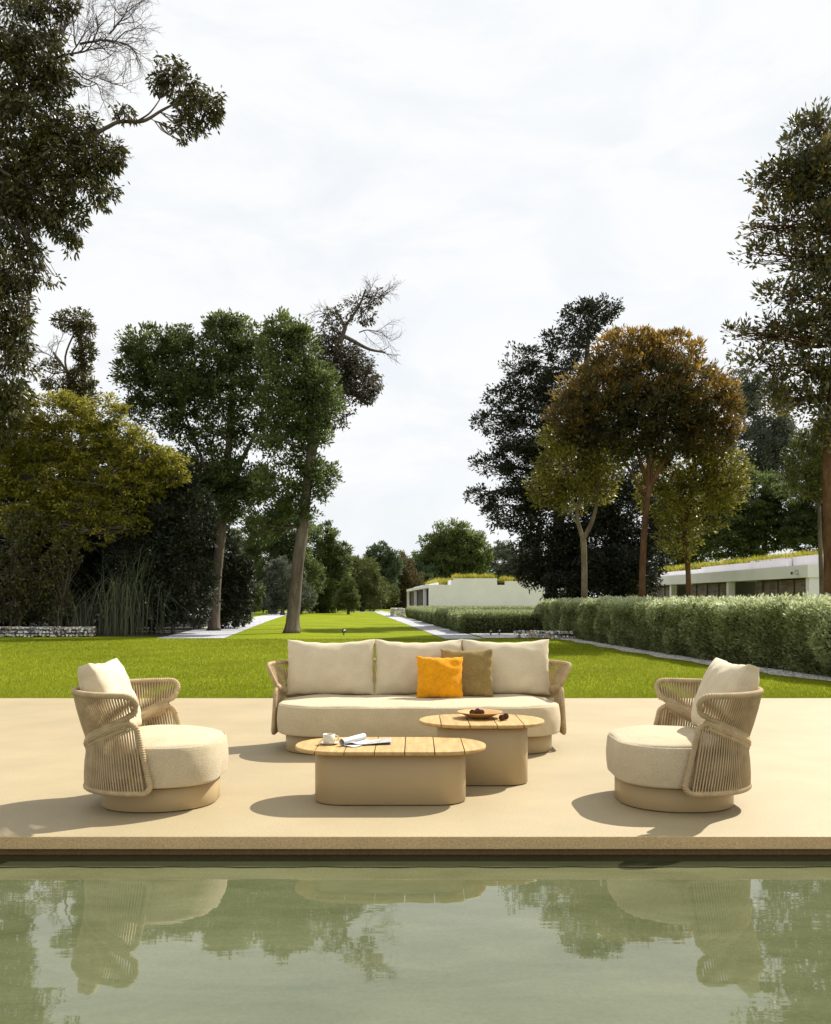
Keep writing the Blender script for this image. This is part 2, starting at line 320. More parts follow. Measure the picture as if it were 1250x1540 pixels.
# ------------------------------------------------------------------ lounge furniture
def make_base_pt(a, b, c):
    Lb = b-c; arc = c*PI/2
    def base(u):
        s = abs(u); sg = 1 if u >= 0 else -1
        if s < Lb: p = (-a, s); n = (-1, 0)
        elif s < Lb+arc:
            t = (s-Lb)/c; p = (-a+c-c*math.cos(t), b-c+c*math.sin(t)); n = (-math.cos(t), math.sin(t))
        else: p = (-a+c+(s-Lb-arc), b); n = (0, 1)
        return np.array((p[0], p[1]*sg)), np.array((n[0], n[1]*sg))
    return base, Lb+arc
def rope_frame(root, a, b, c, xf, zt=.755, zb=.145, zf=.585, zk=.375, flare=.075, nst=110, lowfl=.026):
    base, s0 = make_base_pt(a, b, c)
    U1 = s0 + (xf+a-c); U2 = U1+.075
    ub = max(U1-1.05, 0)
    def zr(u):
        t = min(max((abs(u)-ub)/(U1-ub), 0), 1); return zk+(zf-zk)*(t**1.25)
    def S(u, z, off=0):
        p, n = base(u); r = zr(u)
        f = flare*min(max((z-r)/(zt-r), -.0), 1.2) if z > r else lowfl*(r-z)/(r-zb)
        q = p+n*(f+off); return (q[0], q[1], z)
    def seg(p, q, k): return [(p[0]+(q[0]-p[0])*i/k, p[1]+(q[1]-p[1])*i/k) for i in range(k)]
    def arc(cx, cz, rx, rz, t0, t1, k): return [(cx+rx*math.cos(R(t0+(t1-t0)*i/k)), cz+rz*math.sin(R(t0+(t1-t0)*i/k))) for i in range(k)]
    cr = .058
    up = seg((-U1+cr, zt), (U1-cr, zt), 500)+arc(U1-cr, zt-cr, cr, cr, 90, 0, 24)+seg((U1, zt-cr), (U1-.008, zf+.055), 16)
    up += arc(U1-.06, zf+.055, .052, .052, 0, -80, 14)
    up += [(u, zr(u)+.016) for u in np.linspace(U1-.07, -U1+.07, 500)]
    up += [(-p[0], p[1]) for p in (seg((U1, zt-cr), (U1-.008, zf+.055), 16)+arc(U1-.06, zf+.055, .052, .052, 0, -80, 14))][::-1]
    up += [(-p[0], p[1]) for p in arc(U1-cr, zt-cr, cr, cr, 90, 0, 24)][::-1]
    zl = zf-.045
    side = arc(U1-.075, zl-.055, .07, .055, 95, 0, 16)+seg((U1-.005, zl-.055), (U2, zb+.05), 60)+arc(U2-.05, zb+.05, .05, .05, 0, -90, 14)
    lo = [(u, zr(u)-.045) for u in np.linspace(-U1+.085, U1-.085, 500)]+side+seg((U2-.05, zb), (-U2+.05, zb), 500)+[(-p[0], p[1]) for p in side][::-1]
    def resample(path, step):
        P = np.array([S(u, z) for u, z in path]); P2 = np.vstack([P, P[:1]])
        d = np.r_[0, np.cumsum(np.linalg.norm(np.diff(P2, axis=0), axis=1))]; n = int(d[-1]/step)
        t = np.linspace(0, d[-1], n, endpoint=False)
        return np.stack([np.interp(t, d, P2[:, i]) for i in range(3)], 1)
    wrap = lambda th, s: .82+.28*np.abs(np.sin(th*.5+s*PI/.015))**.7
    for pth, r in ((up, .018), (lo, .018)):
        MB().tube(resample(pth, .0022), r, 10, True, wrap).build('rope_wrapped_frame', M['rope'], root)
    # braided band where the two panels meet
    us = np.linspace(-U1+.05, U1-.05, 700); bmb = MB()
    bmb.tube([S(u, zr(u)-.012, -.004) for u in us], [.034*min(1, .45+(U1-abs(u))*4) for u in us], 48, False, lambda th, s: .86+.20*np.abs(np.sin(th*7+s*11))**.7)
    bmb.build('braided_band', M['rope'], root)
    # upright strands, an inner and an outer layer
    for nm, lower in (('upper_rope_panel', False), ('lower_rope_panel', True)):
        sb = MB(); n = int(nst*U1*2/1.75)
        for layer in (0, 1):
            off = -.014 if layer else .014; lean = .012 if layer else -.012
            for k in range(n):
                u = -U1+.02+(2*U1-.04)*(k+(.5 if nst > 80 else .1)*layer)/n
                au = abs(u)
                if not lower:
                    ztop = zt-.004
                    if au > U1-cr: ztop = zt-cr+math.sqrt(max(cr**2-(au-(U1-cr))**2, 0))-.004
                    z0 = zr(u)+.01; u2 = u-lean*(1 if u > 0 else -1); u2 = max(-U1+.01, min(U1-.01, u2))
                    z1 = ztop; ua, ub_ = u2, u
                    z0 = zr(ua)+.005
                else:
                    u2 = u*(U2-.01)/U1; ztop = zr(u)-.04
                    if au > U1-.08: ztop = min(ztop, zl-.055+.05*math.sqrt(max(1-((au-(U1-.075))/.07)**2, 0)) if au > U1-.075 else ztop)
                    z0 = zb+.004; z1 = ztop; ua, ub_ = u2-lean*.5, u
                    ua = max(-U2+.012, min(U2-.012, ua))
                pts = [S(ua+(ub_-ua)*t, z0+(z1-z0)*t, off*(.55+.45*math.sin(PI*t))) for t in (0, .33, .66, 1)]
                jr = .0054*(.92+.16*random.random())
                sb.tube(pts, jr, 5, cap=False)
        sb.build(nm, M['rope'], root)

def seat_cushion(root, a, b, c, z0, z1, dome, bulge=.009):
    mb = MB(); H = z1-z0; rings = []
    for k in range(6):      # lower rounding
        t = k/5*PI/2; r = .022; rings.append((-r+r*math.sin(t), z0+r-r*math.cos(t)))
    for k in range(1, 10):
        t = k/10; rings.append((bulge*math.sin(PI*t), z0+.022+(H-.062)*t))
    rings += [(0.0, z1-.035), (-.006, z1-.012), (-.010, z1-.005), (-.0135, z1-.0075), (-.0165, z1-.003), (-.022, z1+.003)]
    m = min(a, b)
    for k in range(1, 26):
        t = (k/25)**.8; rings.append((-.022-(m-.03)*t, z1+.003+dome*math.sin(min(t*1.6, 1)*PI/2)))
    rr = []
    for off, z in rings:
        ring = rrect(a, b, c, 24, off, z); rr.append(ring)
    # soft irregularities
    rr2 = []
    for i, ring in enumerate(rr):
        out = []
        for (x, y, z) in ring:
            w = .005*math.sin(7*x+3*y+1)+.004*math.sin(11*y-4*x+z*9)
            out.append((x+w*.6, y+w*.6, z+(w if i > 18 else w*.2)))
        rr2.append(out)
    mb.loft(rr2, True, True); o = mb.build('seat_cushion', M['boucle'], root)
    sm = MB()   # piped seam round the top edge
    ring = [(x, y, z) for x, y, z in rr2[18]]
    sm.tube(ring, .0028, 5, True).build('seam', M['seam'], o)
    return o
def plinth(root, a, b, c, h, mat='metal'):
    mb = MB(); mb.loft([rrect(a, b, c, 24, -.004, .006), rrect(a, b, c, 24, 0, .010), rrect(a, b, c, 24, 0, h-.004), rrect(a, b, c, 24, -.004, h)])
    o = mb.build('base', M[mat], root)
    MB().loft([rrect(a, b, c, 12, -.02, 0.001), rrect(a, b, c, 12, -.02, .006)]).build('glide', M['gap'], o)
    return o
def pillow_mesh(w, h, t, te, pinch=.05, seed=0, sag=.0, corner=0.0, n=34):
    """soft cushion standing in the XZ plane, thickness along Y, resting on z=0"""
    r_ = random.Random(seed); ph = [r_.random()*6 for _ in range(8)]
    V_ = []; F_ = []
    g = np.linspace(-1, 1, n)
    g = np.sign(g)*(1-(1-np.abs(g))**1.5)      # denser near the seams
    for sd in (-1, 1):
        for j, y in enumerate(g):
            for i, x in enumerate(g):
                e = ((1-abs(x)**2.6)*(1-abs(y)**2.6)); e = max(e, 0)**.48
                X = x*w/2*(1-pinch*(1-y*y)); Z = y*h/2*(1-pinch*(1-x*x))
                if y > 0: Z -= sag*y*(1-x*x)
                wr = .006*math.sin(5*x+3*y+ph[0]+sd)+.004*math.sin(9*x*y+6*y+ph[1])+.003*math.sin(13*x-7*y+ph[2])
                edge_wr = .003*math.sin(16*x+ph[3])*abs(y)+.003*math.sin(16*y+ph[4])*abs(x)
                T = te/2+(t-te)/2*e+wr*e
                V_.append((X+edge_wr, sd*T+.01*math.sin(2.2*x+ph[5]), Z+h/2+edge_wr))
    def id_(sd, i, j): return sd*n*n+j*n+i
    for j in range(n-1):
        for i in range(n-1):
            F_.append((id_(0, i, j), id_(0, i+1, j), id_(0, i+1, j+1), id_(0, i, j+1)))
            F_.append((id_(1, i, j), id_(1, i, j+1), id_(1, i+1, j+1), id_(1, i+1, j)))
    for i in range(n-1):
        F_.append((id_(0, i, 0), id_(1, i, 0), id_(1, i+1, 0), id_(0, i+1, 0)))
        F_.append((id_(0, i+1, n-1), id_(1, i+1, n-1), id_(1, i, n-1), id_(0, i, n-1)))
        F_.append((id_(0, 0, i+1), id_(1, 0, i+1), id_(1, 0, i), id_(0, 0, i)))
        F_.append((id_(0, n-1, i), id_(1, n-1, i), id_(1, n-1, i+1), id_(0, n-1, i+1)))
    mb = MB(); mb.add(V_, F_); return mb
def pillow(name, parent, w, h, t, te, loc, lean, rz, mat, tilt=0, seam=True, **kw):
    mb = pillow_mesh(w, h, t, te, **kw)
    o = mb.build(name, M[mat], parent)
    o.location = loc; o.rotation_mode = 'XYZ'
    o.rotation_euler = (Matrix.Rotation(rz, 3, 'Z') @ Matrix.Rotation(lean, 3, 'X') @ Matrix.Rotation(tilt, 3, 'Y')).to_euler()
    return o

# armchair: faces local +X
chair = empty('armchair', (-1.70, 6.24, 0), R(1))
tag(chair, 'cream swivel armchair with woven rope back on the left, turned to the right', 'armchair', 'matching rope armchairs on either side of the tables')
plinth(chair, .372, .395, .34, .150)
seat_cushion(chair, .408, .470, .33, .165, .425, .035)
rope_frame(chair, .437, .490, .40, -.022, zf=.622, flare=.088, nst=104, lowfl=.016)
pillow('back_cushion', chair, .64, .50, .25, .07, (-.255, 0, .45), R(-20), R(90), 'boucle_pillow', pinch=.022, seed=3, sag=.012)
def copy_tree(o, parent=None):
    c = o.copy(); COL.objects.link(c); c.parent = parent
    for ch in list(o.children): copy_tree(ch, c)
    return c
chair2 = copy_tree(chair); chair2.location = (1.725, 6.24, 0); chair2.rotation_euler = (0, 0, R(179))
chair2['label'] = 'cream swivel armchair with woven rope back on the right, turned to the left'

# sofa: built facing local +X, turned to face the camera
sofa = empty('sofa', (.03, 8.50, 0), R(-90))
tag(sofa, 'long cream sofa with rounded seat and three back cushions behind the low tables', 'sofa')
plinth(sofa, .42, 1.20, .34, .150)
seat_cushion(sofa, .535, 1.265, .43, .165, .425, .03)
rope_frame(sofa, .565, 1.30, .46, .06, nst=60, lowfl=.010)
for k, (y, dz) in enumerate(((.830, 0), (-.002, .002), (-.835, 0))):
    pillow('back_cushion', sofa, .836, .535, .26, .06, (-.30, y, .447), R(-13), R(90), 'boucle_pillow', pinch=.034, seed=10+k, sag=.030)
# loose cushions
oc = pillow('throw_cushion', None, .425, .395, .17, .02, (.220, 8.43, .452), R(-16), R(2), 'orange', pinch=.05, seed=21, tilt=R(1), sag=.012)
tag(oc, 'bright orange square throw cushion on the sofa, in front of the tan one', 'cushion', 'throw cushions on the sofa')
tc_ = pillow('throw_cushion', None, .485, .45, .16, .02, (.475, 8.56, .455), R(-14), R(-2), 'tan', pinch=.04, seed=22, tilt=R(-.5), sag=.01)
tag(tc_, 'tan square throw cushion on the sofa, partly behind the orange one', 'cushion', 'throw cushions on the sofa')

# ------------------------------------------------------------------ tables
def table(name, label, loc, a, b, h, ba, bb, bc, slits, logo_x):
    t = empty(name, loc); tag(t, label, 'table', 'teak topped tables in front of the sofa')
    mb = MB()
    th = .026; z1 = h; z0 = h-th
    c = b*.98
    def hw(x):
        e = a-c
        return b if abs(x) < e else (b-c)+math.sqrt(max(c*c-(abs(x)-e)**2, 0))
    xs = [-a]+slits+[a]
    for i, (x0, x1) in enumerate(zip(xs, xs[1:])):
        x0 += .0035 if i else .0005; x1 -= .0035 if i < len(xs)-2 else .0005
        k = 30; q = [x0+(x1-x0)*(.5-.5*math.cos(PI*j/k)) for j in range(k+1)]
        ring = [(x, -hw(x)) for x in q]+[(x, hw(x)) for x in q[::-1]]
        def shr(s, z):
            cx = (x0+x1)/2
            out = []
            for x, y in ring:
                l = math.hypot(x, y); out.append((max(x0, min(x1, x-s*x/l*1.0)) if (i in (0, len(xs)-2)) else x, y-s*(1 if y > 0 else -1), z))
            return out
        mb.loft([shr(.006, z0), shr(.0015, z0+.004), shr(0, z0+.010), shr(0, z1-.008), shr(.002, z1-.002), shr(.006, z1)])
    o = mb.build('tabletop', M['wood'], t, smooth=False)
    MB().box(-ba*.8, ba*.8, -bb*.7, bb*.7, z0-.012, z0-.002).build('top_support', M['gap'], t, smooth=False)
    p = plinth(t, ba, bb, bc, h-th-.010)
    lg = MB()    # tiny maker's mark: a row of short dark strokes near the foot of the front face
    for k, (dx, w_, hh) in enumerate(((0, .010, .009), (.018, .004, .006), (.027, .006, .007), (.038, .003, .006), (.046, .006, .007), (.058, .004, .007))):
        lg.box(logo_x+dx, logo_x+dx+w_, -bb-.0015, -bb+.002, .018, .018+hh)
    lg.build('maker_mark', M['seam'], p, smooth=False)
    return t
s1 = [-.485, -.292, -.097, .098, .292, .487]
table('coffee_table', 'long low teak slatted table carrying the cup and magazine', (-.168, 6.315, 0), .645, .335, .365, .505, .255, .19, s1, -.03)
s2 = [-.31, -.105, .09, .285]
table('side_table', 'taller shorter teak slatted table carrying the wooden bowl', (.495, 6.98, 0), .468, .335, .448, .332, .275, .17, s2, -.06)

# cup, saucer
cup = empty('cup', (-.585, 6.30, .365)); tag(cup, 'small cream coffee cup standing on a saucer on the low table', 'cup')
MB().lathe([(.0, .010), (.034, .010), (.040, .013), (.0415, .02), (.042, .070), (.0395, .070), (.039, .02), (.034, .016), (0, .016)], 32).build('bowl', M['ceramic'], cup)
MB().tube([(.040+.024*math.sin(t), 0, .042+.018*math.cos(t)) for t in np.linspace(0, PI, 12)], .004, 6).build('handle', M['ceramic'], cup)
MB().lathe([(0, .058), (.0385, .058)], 24).build('coffee', M['coffee'], cup, smooth=False)
sau = MB().lathe([(0, .001), (.035, .001), (.05, .006), (.064, .012), (.0645, .0135), (.05, .009), (.035, .006), (0, .006)], 36).build('saucer', M['ceramic'])
sau.location = (-.585, 6.30, .365); tag(sau, 'cream saucer under the coffee cup on the low table', 'saucer')
# magazine folded open, front pages rolled
mag = empty('magazine', (-.415, 6.29, .366), R(0)); tag(mag, 'open magazine with rolled front pages lying on the low table', 'magazine')
mb = MB(); nx, ny = 20, 6
def pg(x, y, k): return (x*.30-.05, y*.20-.09+.08*x, .004+k*.003+.012*math.exp(-((x-.12)/.1)**2)+.004*math.sin(x*5+k))
for k in range(4):
    vs = [pg(i/nx, j/ny, k) for j in range(ny+1) for i in range(nx+1)]
    mb.add(vs, [(j*(nx+1)+i, j*(nx+1)+i+1, (j+1)*(nx+1)+i+1, (j+1)*(nx+1)+i) for j in range(ny) for i in range(nx)])
mb.build('pages', M['page'], mag)
mb = MB(); prof = []      # spiral roll
for i in range(60):
    t = i/59; ang = t*3.6*PI; r = .012+.013*t; prof.append((r*math.cos(ang), r*math.sin(ang)))
e0 = Vector((-.075, -.085, .028)); e1 = Vector((.060, .12, .036)); ax = (e1-e0).normalized(); sd = ax.cross(Vector((0, 0, 1))).normalized(); upv = sd.cross(ax)
vs = []
for j in range(9):
    c = e0.lerp(e1, j/8); k = 1+.10*j/8
    for (p, q) in prof: vs.append(c+sd*p*k+upv*q*k)
mb.add(vs, [(j*60+i, j*60+i+1, (j+1)*60+i+1, (j+1)*60+i) for j in range(8) for i in range(59)])
lead = [(.0, .0)]
vs = []
for j in range(9):
    c = e0.lerp(e1, j/8)
    for i in range(8): t = i/7; vs.append(c+sd*(.0+.10*t)+Vector((0, 0, -.026+.004*math.sin(t*3)+.010*(1-t)**3)))
mb.add(vs, [(j*8+i, j*8+i+1, (j+1)*8+i+1, (j+1)*8+i) for j in range(8) for i in range(7)])
mb.build('rolled_pages', M['paper'], mag)
# shallow wooden bowl and cones
bowl = MB().lathe([(0, .002), (.06, .002), (.075, .004), (.115, .022), (.150, .038), (.172, .046), (.173, .050), (.168, .050), (.145, .044), (.11, .030), (.07, .014), (0, .012)], 56).build('bowl', M['bowlwood'])
bowl.location = (.487, 7.06, .448); tag(bowl, 'shallow wooden bowl holding cones on the taller table', 'bowl')
def cone_mesh():
    mb = MB()
    mb.tube([(0, 0, -.022), (0, 0, 0), (0, 0, .02)], [.008, .012, .004], 6)
    for k in range(46):
        t = k/46; ph = k*2.39996; z = -.026+.052*t; r = .0225*math.sin(PI*(.18+.74*t))+.002
        o = Vector((math.cos(ph), math.sin(ph), 0)); s = Vector((-math.sin(ph), math.cos(ph), 0)); b0 = Vector((0, 0, z))+o*r*.35
        tip = Vector((0, 0, z+.008))+o*r*1.05; mid = Vector((0, 0, z+.001))+o*r*.85
        mb.add([b0-s*.003, mid-s*.006, tip, mid+s*.006, b0+s*.003, mid+Vector((0, 0, -.004))], [(0, 1, 5), (1, 2, 5), (2, 3, 5), (3, 4, 5), (4, 3, 2, 1, 0)])
    return mb
cm = cone_mesh()
c0 = cm.build('pine_cone', M['cone'], smooth=False); cone_me = c0.data
spots = [((.430, 7.03, .492), (R(80), R(20), 0), 'brown cone in the wooden bowl, the left one'),
         ((.495, 7.02, .494), (R(70), R(-40), R(40)), 'brown cone in the middle of the wooden bowl, leaning on its neighbours'),
         ((.470, 7.07, .496), (R(20), R(60), R(90)), 'brown cone at the back of the wooden bowl'),
         ((.640, 6.90, .470), (R(85), R(10), R(20)), 'brown cone on the taller table just right of the bowl, the nearer of two'),
         ((.672, 6.94, .474), (R(60), R(50), R(-20)), 'brown cone lying on the taller table, rightmost of all')]
for i, (l, r, lab) in enumerate(spots):
    c = c0 if i == 0 else c0.copy()
    if i: COL.objects.link(c)
    c.location = l; c.rotation_euler = r; tag(c, lab, 'cone', 'brown cones on the taller table')

# ------------------------------------------------------------------ foliage
def unit(v): return v/(np.linalg.norm(v, axis=-1, keepdims=True)+1e-9)
def leaves(P, D, ln, wd, rnd, flat=1.1):
    """four-cornered leaves at P pointing along D"""
    n = len(P); r = unit(rng.normal(size=(n, 3))+np.array((0, 0, flat)))
    s = unit(np.cross(D, r)); ln = ln*(.7+.6*rng.random((n, 1))); w = wd*(.7+.6*rng.random((n, 1)))
    V = np.empty((n, 4, 3)); V[:, 0] = P; V[:, 1] = P+D*ln*.5+s*w*.5; V[:, 2] = P+D*ln; V[:, 3] = P+D*ln*.5-s*w*.5
    return V
def crown_leaves(blobs, leaf, wd, cover, clump, droop=.0, upb=.3, tone=(0, 1), flatc=.75, fill=.45, layered=False):
    """blobs: (centre, (rx,ry,rz)[, cover factor]); returns leaf quads, random values and clump centres"""
    VV = []; RR = []; CC = []
    for bl in blobs:
        c, rad = bl[0], np.array(bl[1]); cf = bl[2] if len(bl) > 2 else 1
        c = np.array(tuple(c))
        A = PI*rad[0]*rad[2]; nl = int(cover*cf*A/(leaf*wd*.42))
        nl = min(nl, 90000)
        cr = clump*min(rad[0], rad[2]); nc = max(5, int(1.5*cf*(rad[0]*rad[2]*2+rad[1]*rad[2]+rad[0]*rad[1])/(cr*cr)*.9))
        d = unit(rng.normal(size=(nc, 3))); rr = fill+(1-fill)*rng.random((nc, 1))**.6
        cc = c+d*rad*rr*.93
        CC.append(cc)
        w = .4+rng.random(nc); w /= w.sum(); idx = rng.choice(nc, nl, p=w)
        crs = cr*(.6+.9*rng.random(nc))
        off = rng.normal(size=(nl, 3))*.38; off[:, 2] *= flatc
        if layered: off[:, 2] *= .55
        P = cc[idx]+off*crs[idx][:, None]
        D = unit(unit(off)*.7+unit(P-c)*.55+np.array((0, 0, upb-droop))+rng.normal(size=(nl, 3))*.45)
        ct = rng.random(nc)
        lo, hi = bl[3] if len(bl) > 3 and bl[3] else tone
        RR.append(lo+(hi-lo)*(.5*ct[idx]+.5*rng.random(nl)))
        VV.append(leaves(P, D, leaf, wd, None))
    return np.concatenate(VV), np.concatenate(RR), CC
def limb(mb, p0, p1, r0, r1, bend=.12, n=7, seg=8):
    p0 = np.array(tuple(p0)); p1 = np.array(tuple(p1)); l = np.linalg.norm(p1-p0)
    o1 = rng.normal(size=3)*bend*l; o2 = rng.normal(size=3)*bend*l*.5
    t = np.linspace(0, 1, seg)[:, None]
    P = p0+(p1-p0)*t+o1*(np.sin(t*PI))*.6+o2*np.sin(t*2*PI)*.5
    mb.tube(P, [r0+(r1-r0)*k for k in t[:, 0]], n); return P
def smooth_path(pts, k=6):
    P = np.array([tuple(p[:3]) for p in pts]); out = []
    for i in range(len(P)-1):
        p0 = P[max(i-1, 0)]; p1 = P[i]; p2 = P[i+1]; p3 = P[min(i+2, len(P)-1)]
        for j in range(k):
            t = j/k; out.append(.5*((2*p1)+(p2-p0)*t+(2*p0-5*p1+4*p2-p3)*t*t+(3*p1-p0-3*p2+p3)*t**3))
    out.append(P[-1]); return np.array(out)
LM = {}
def tree(name, label, cat, d, blobs, trunk, mat, leaf_px=5.5, wd=.42, cover=4.2, clump=.30, droop=0, upb=.3, bark='bark', group=None,
         dr=.8, twigs=2, tone=(0, 1), layered=False, forks=(), fill=.45, rough_tr=.0, extra=None, loc_d=None):
    """blobs (px, py, rx, ry[, depth offset m[, cover]]) measured on the photograph at distance d; trunk [(px, py, r px[, dd])]"""
    k = d/F
    b3 = []
    for b in blobs:
        dd = d+(b[4] if len(b) > 4 else 0); kk = dd/F
        b3.append((at(b[0], b[1], dd), (b[2]*kk, min(b[2], b[3]*1.3)*kk*dr, b[3]*kk), b[5] if len(b) > 5 else 1, b[6] if len(b) > 6 else None))
    base = at(trunk[0][0], HY, d); base.z = -.03
    root = empty(name, base); tag(root, label, cat, group)
    V, rnd, CC = crown_leaves(b3, leaf_px*k, leaf_px*k*wd, cover, clump, droop, upb, tone, layered=layered, fill=fill)
    V -= np.array(tuple(base))
    me = np_mesh('crown', V, rnd, 4); link('crown', me, mat, root, smooth=False)
    mb = MB()
    tp = [at(t[0], t[1], d+(t[3] if len(t) > 3 else 0)) for t in trunk]; tp[0].z = min(tp[0].z, -.05) if tp[0].z < .4 else -.05
    P = smooth_path(tp, 7); rad = np.interp(np.linspace(0, 1, len(P)), np.linspace(0, 1, len(trunk)), [t[2]*k for t in trunk])
    rad[0] *= 1.35; rad[1] *= 1.15
    mb.tube(P, rad, 12, rmod=lambda th, s: 1+.05*np.sin(3*th+s*2)+.03*np.sin(5*th-s*5))
    for fk in forks:
        fp = [at(t[0], t[1], d+(t[3] if len(t) > 3 else 0)) for t in fk]; Q = smooth_path(fp, 6)
        mb.tube(Q, np.interp(np.linspace(0, 1, len(Q)), np.linspace(0, 1, len(fk)), [t[2]*k for t in fk]), 8)
        P = np.vstack([P, Q[len(Q)//2:]]); rad = np.r_[rad, np.full(len(Q)-len(Q)//2, fk[-1][2]*k)]
    hi = len(P)//3
    for (c, r, *_), cc in zip(b3, CC):
        c = np.array(tuple(c)); cand = P[hi:]; w = np.linalg.norm(cand-c, axis=1)+np.maximum(cand[:, 2]-c[2], 0)*.8
        j = hi+int(np.argmin(w)); l = np.linalg.norm(P[j]-c)
        if l > r[0]*.15:
            B = limb(mb, P[j], c, max(rad[j]*.55, .6*k), .9*k, .10, 7)
        else: B = P[j:j+1]
        for q in cc[rng.choice(len(cc), min(len(cc), twigs*4), replace=False)]:
            limb(mb, B[rng.integers(len(B))], q, .9*k, .35*k, .1, 4, 5)
    mb.v = [tuple(np.array(v)-np.array(tuple(base))) for v in mb.v]
    mb.build('trunk', M[bark], root)
    if extra: extra(root, base)
    return root
def twig_spray(mb, p, d, l, r, depth, spread=.55):
    """bare branches, forking again and again"""
    n = 5; P = [p]; q = p.copy(); dd = d.copy()
    for _ in range(n):
        dd = unit(dd+rng.normal(size=3)*np.array((.16, .10, .16))); q = q+dd*l/n; P.append(q.copy())
    mb.tube(P, np.linspace(r, r*.6, n+1), 5 if depth > 2 else 3)
    if depth <= 0: return
    for i in range(1, n+1):
        if rng.random() < .28 and i < n: continue
        for s in range(2 if i == n else 1):
            nd = unit(dd+rng.normal(size=3)*np.array((spread, spread*.6, spread))*1.1)
            twig_spray(mb, P[i], nd, l*(.55+.2*rng.random()), r*.55, depth-1, spread)

G_DK = leaf_mat('leaf_dark_olive', [(.022, .022, .007), (.050, .050, .013), (.092, .086, .020), (.22, .20, .06)], .2, .42, .5)
G_GOLD = leaf_mat('leaf_golden_olive', [(.050, .052, .012), (.15, .148, .016), (.30, .272, .022), (.60, .53, .13)], .45, .45, .4)
G_GREEN = leaf_mat('leaf_deep_green', [(.026, .040, .013), (.060, .085, .024), (.11, .145, .038), (.20, .25, .07)], .40, .5, .35)
G_GREY = leaf_mat('leaf_grey_brown', [(.03, .03, .018), (.06, .055, .03), (.10, .085, .05), (.15, .13, .09)], .25, .5, .4)
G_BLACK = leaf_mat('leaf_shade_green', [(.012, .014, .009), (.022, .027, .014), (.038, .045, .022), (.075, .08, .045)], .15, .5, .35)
G_ORANGE = leaf_mat('leaf_orange_brown', [(.030, .034, .018), (.075, .068, .026), (.22, .125, .020), (.44, .26, .034)], .42, .45, .4)
G_OLIVE = leaf_mat('leaf_yellow_olive', [(.05, .05, .012), (.14, .13, .020), (.26, .23, .03), (.42, .38, .09)], .45, .45, .4)
G_FAR = leaf_mat('leaf_far_green', [(.030, .050, .028), (.05, .075, .035), (.075, .11, .045), (.11, .14, .06)], .25, .6, .2)
G_FARY = leaf_mat('leaf_far_yellow_green', [(.05, .07, .02), (.09, .11, .03), (.14, .15, .04), (.18, .18, .06)], .25, .6, .2)
G_FARB = leaf_mat('leaf_far_brown', [(.05, .045, .02), (.09, .075, .03), (.13, .10, .04), (.17, .13, .06)], .25, .6, .2)
G_FARG = leaf_mat('leaf_far_grey', [(.05, .06, .04), (.09, .105, .07), (.14, .15, .11), (.19, .20, .15)], .2, .6, .2)
G_TALL = leaf_mat('leaf_tall_right', [(.028, .034, .016), (.062, .070, .030), (.12, .105, .030), (.27, .18, .035)], .28, .4, .5)
G_HEDGE = leaf_mat('leaf_silver_hedge', [(.055, .060, .020), (.16, .185, .062), (.35, .39, .17), (.62, .66, .42)], .42, .5, .35)
G_HEDGED = leaf_mat('leaf_far_hedge', [(.05, .06, .022), (.12, .145, .045), (.25, .29, .11), (.42, .46, .24)], .3, .5, .3)
G_ROOF = leaf_mat('roof_grass_blade', [(.10, .13, .02), (.20, .22, .02), (.34, .33, .03), (.46, .36, .08)], .35, .5, .2)
G_REED = leaf_mat('reed_blade', [(.03, .04, .02), (.06, .075, .035), (.11, .12, .055), (.17, .16, .08)], .25, .45, .4)

def bush(name, label, d, blobs, mat, group=None, leaf_px=6, cover=4.5, droop=.2, tone=(0, 1), **kw):
    return tree(name, label, 'bush', d, blobs, [(blobs[-1][0], 950, 2.5), (blobs[-1][0]+4, blobs[-1][1], 1.5)], mat, leaf_px=leaf_px, cover=cover, droop=droop, tone=tone, clump=.22, twigs=3, group=group, **kw)
# ---- far trees closing the lawn (120-190 m)
def far(name, label, d, blobs, trunk, mat, **kw):
    kw.setdefault('leaf_px', 4.0); kw.setdefault('cover', 6.2); kw.setdefault('clump', .22); kw.setdefault('twigs', 1)
    return tree(name, label, 'tree', d, blobs, trunk, mat, group='trees closing the far end of the lawn', **kw)
far('broadleaf_tree', 'tall dark green tree behind the leaning trunk, left end of the far row', 105, [(395, 840, 40, 65), (430, 800, 38, 50), (400, 890, 50, 32), (450, 870, 40, 50)], [(410, 921, 5), (415, 840, 3)], G_GREEN)
far('broadleaf_tree', 'deep green tall tree just right of the leaning trunk in the far row', 112, [(478, 825, 34, 50), (505, 850, 28, 45), (490, 885, 42, 38), (470, 900, 30, 22)], [(485, 921, 5), (485, 840, 3)], G_GREEN)
far('grey_shrub', 'grey leaved bush between the two leaning trunks at the far lawn edge', 96, [(425, 875, 32, 36), (405, 895, 28, 28), (450, 900, 25, 22)], [(425, 924, 3), (425, 880, 2)], G_FARG, leaf_px=3.6)
far('broadleaf_tree', 'pale green rounded tree, low, right of the tall deep green one', 128, [(545, 868, 28, 34), (530, 890, 30, 28), (560, 895, 25, 25)], [(545, 920, 3), (545, 870, 2)], G_FARY)
far('conical_tree', 'small bright green pointed tree at the far lawn edge', 100, [(524, 880, 10, 14), (524, 895, 17, 14), (523, 908, 20, 12)], [(524, 923, 2), (524, 885, 1)], G_FARY, tone=(.0, .7), leaf_px=3.4)
far('broadleaf_tree', 'grey green domed tree standing highest above the middle of the far row', 165, [(572, 835, 22, 20), (560, 850, 18, 18), (588, 850, 20, 20), (570, 875, 28, 26)], [(572, 917, 3), (572, 850, 2)], G_FAR)
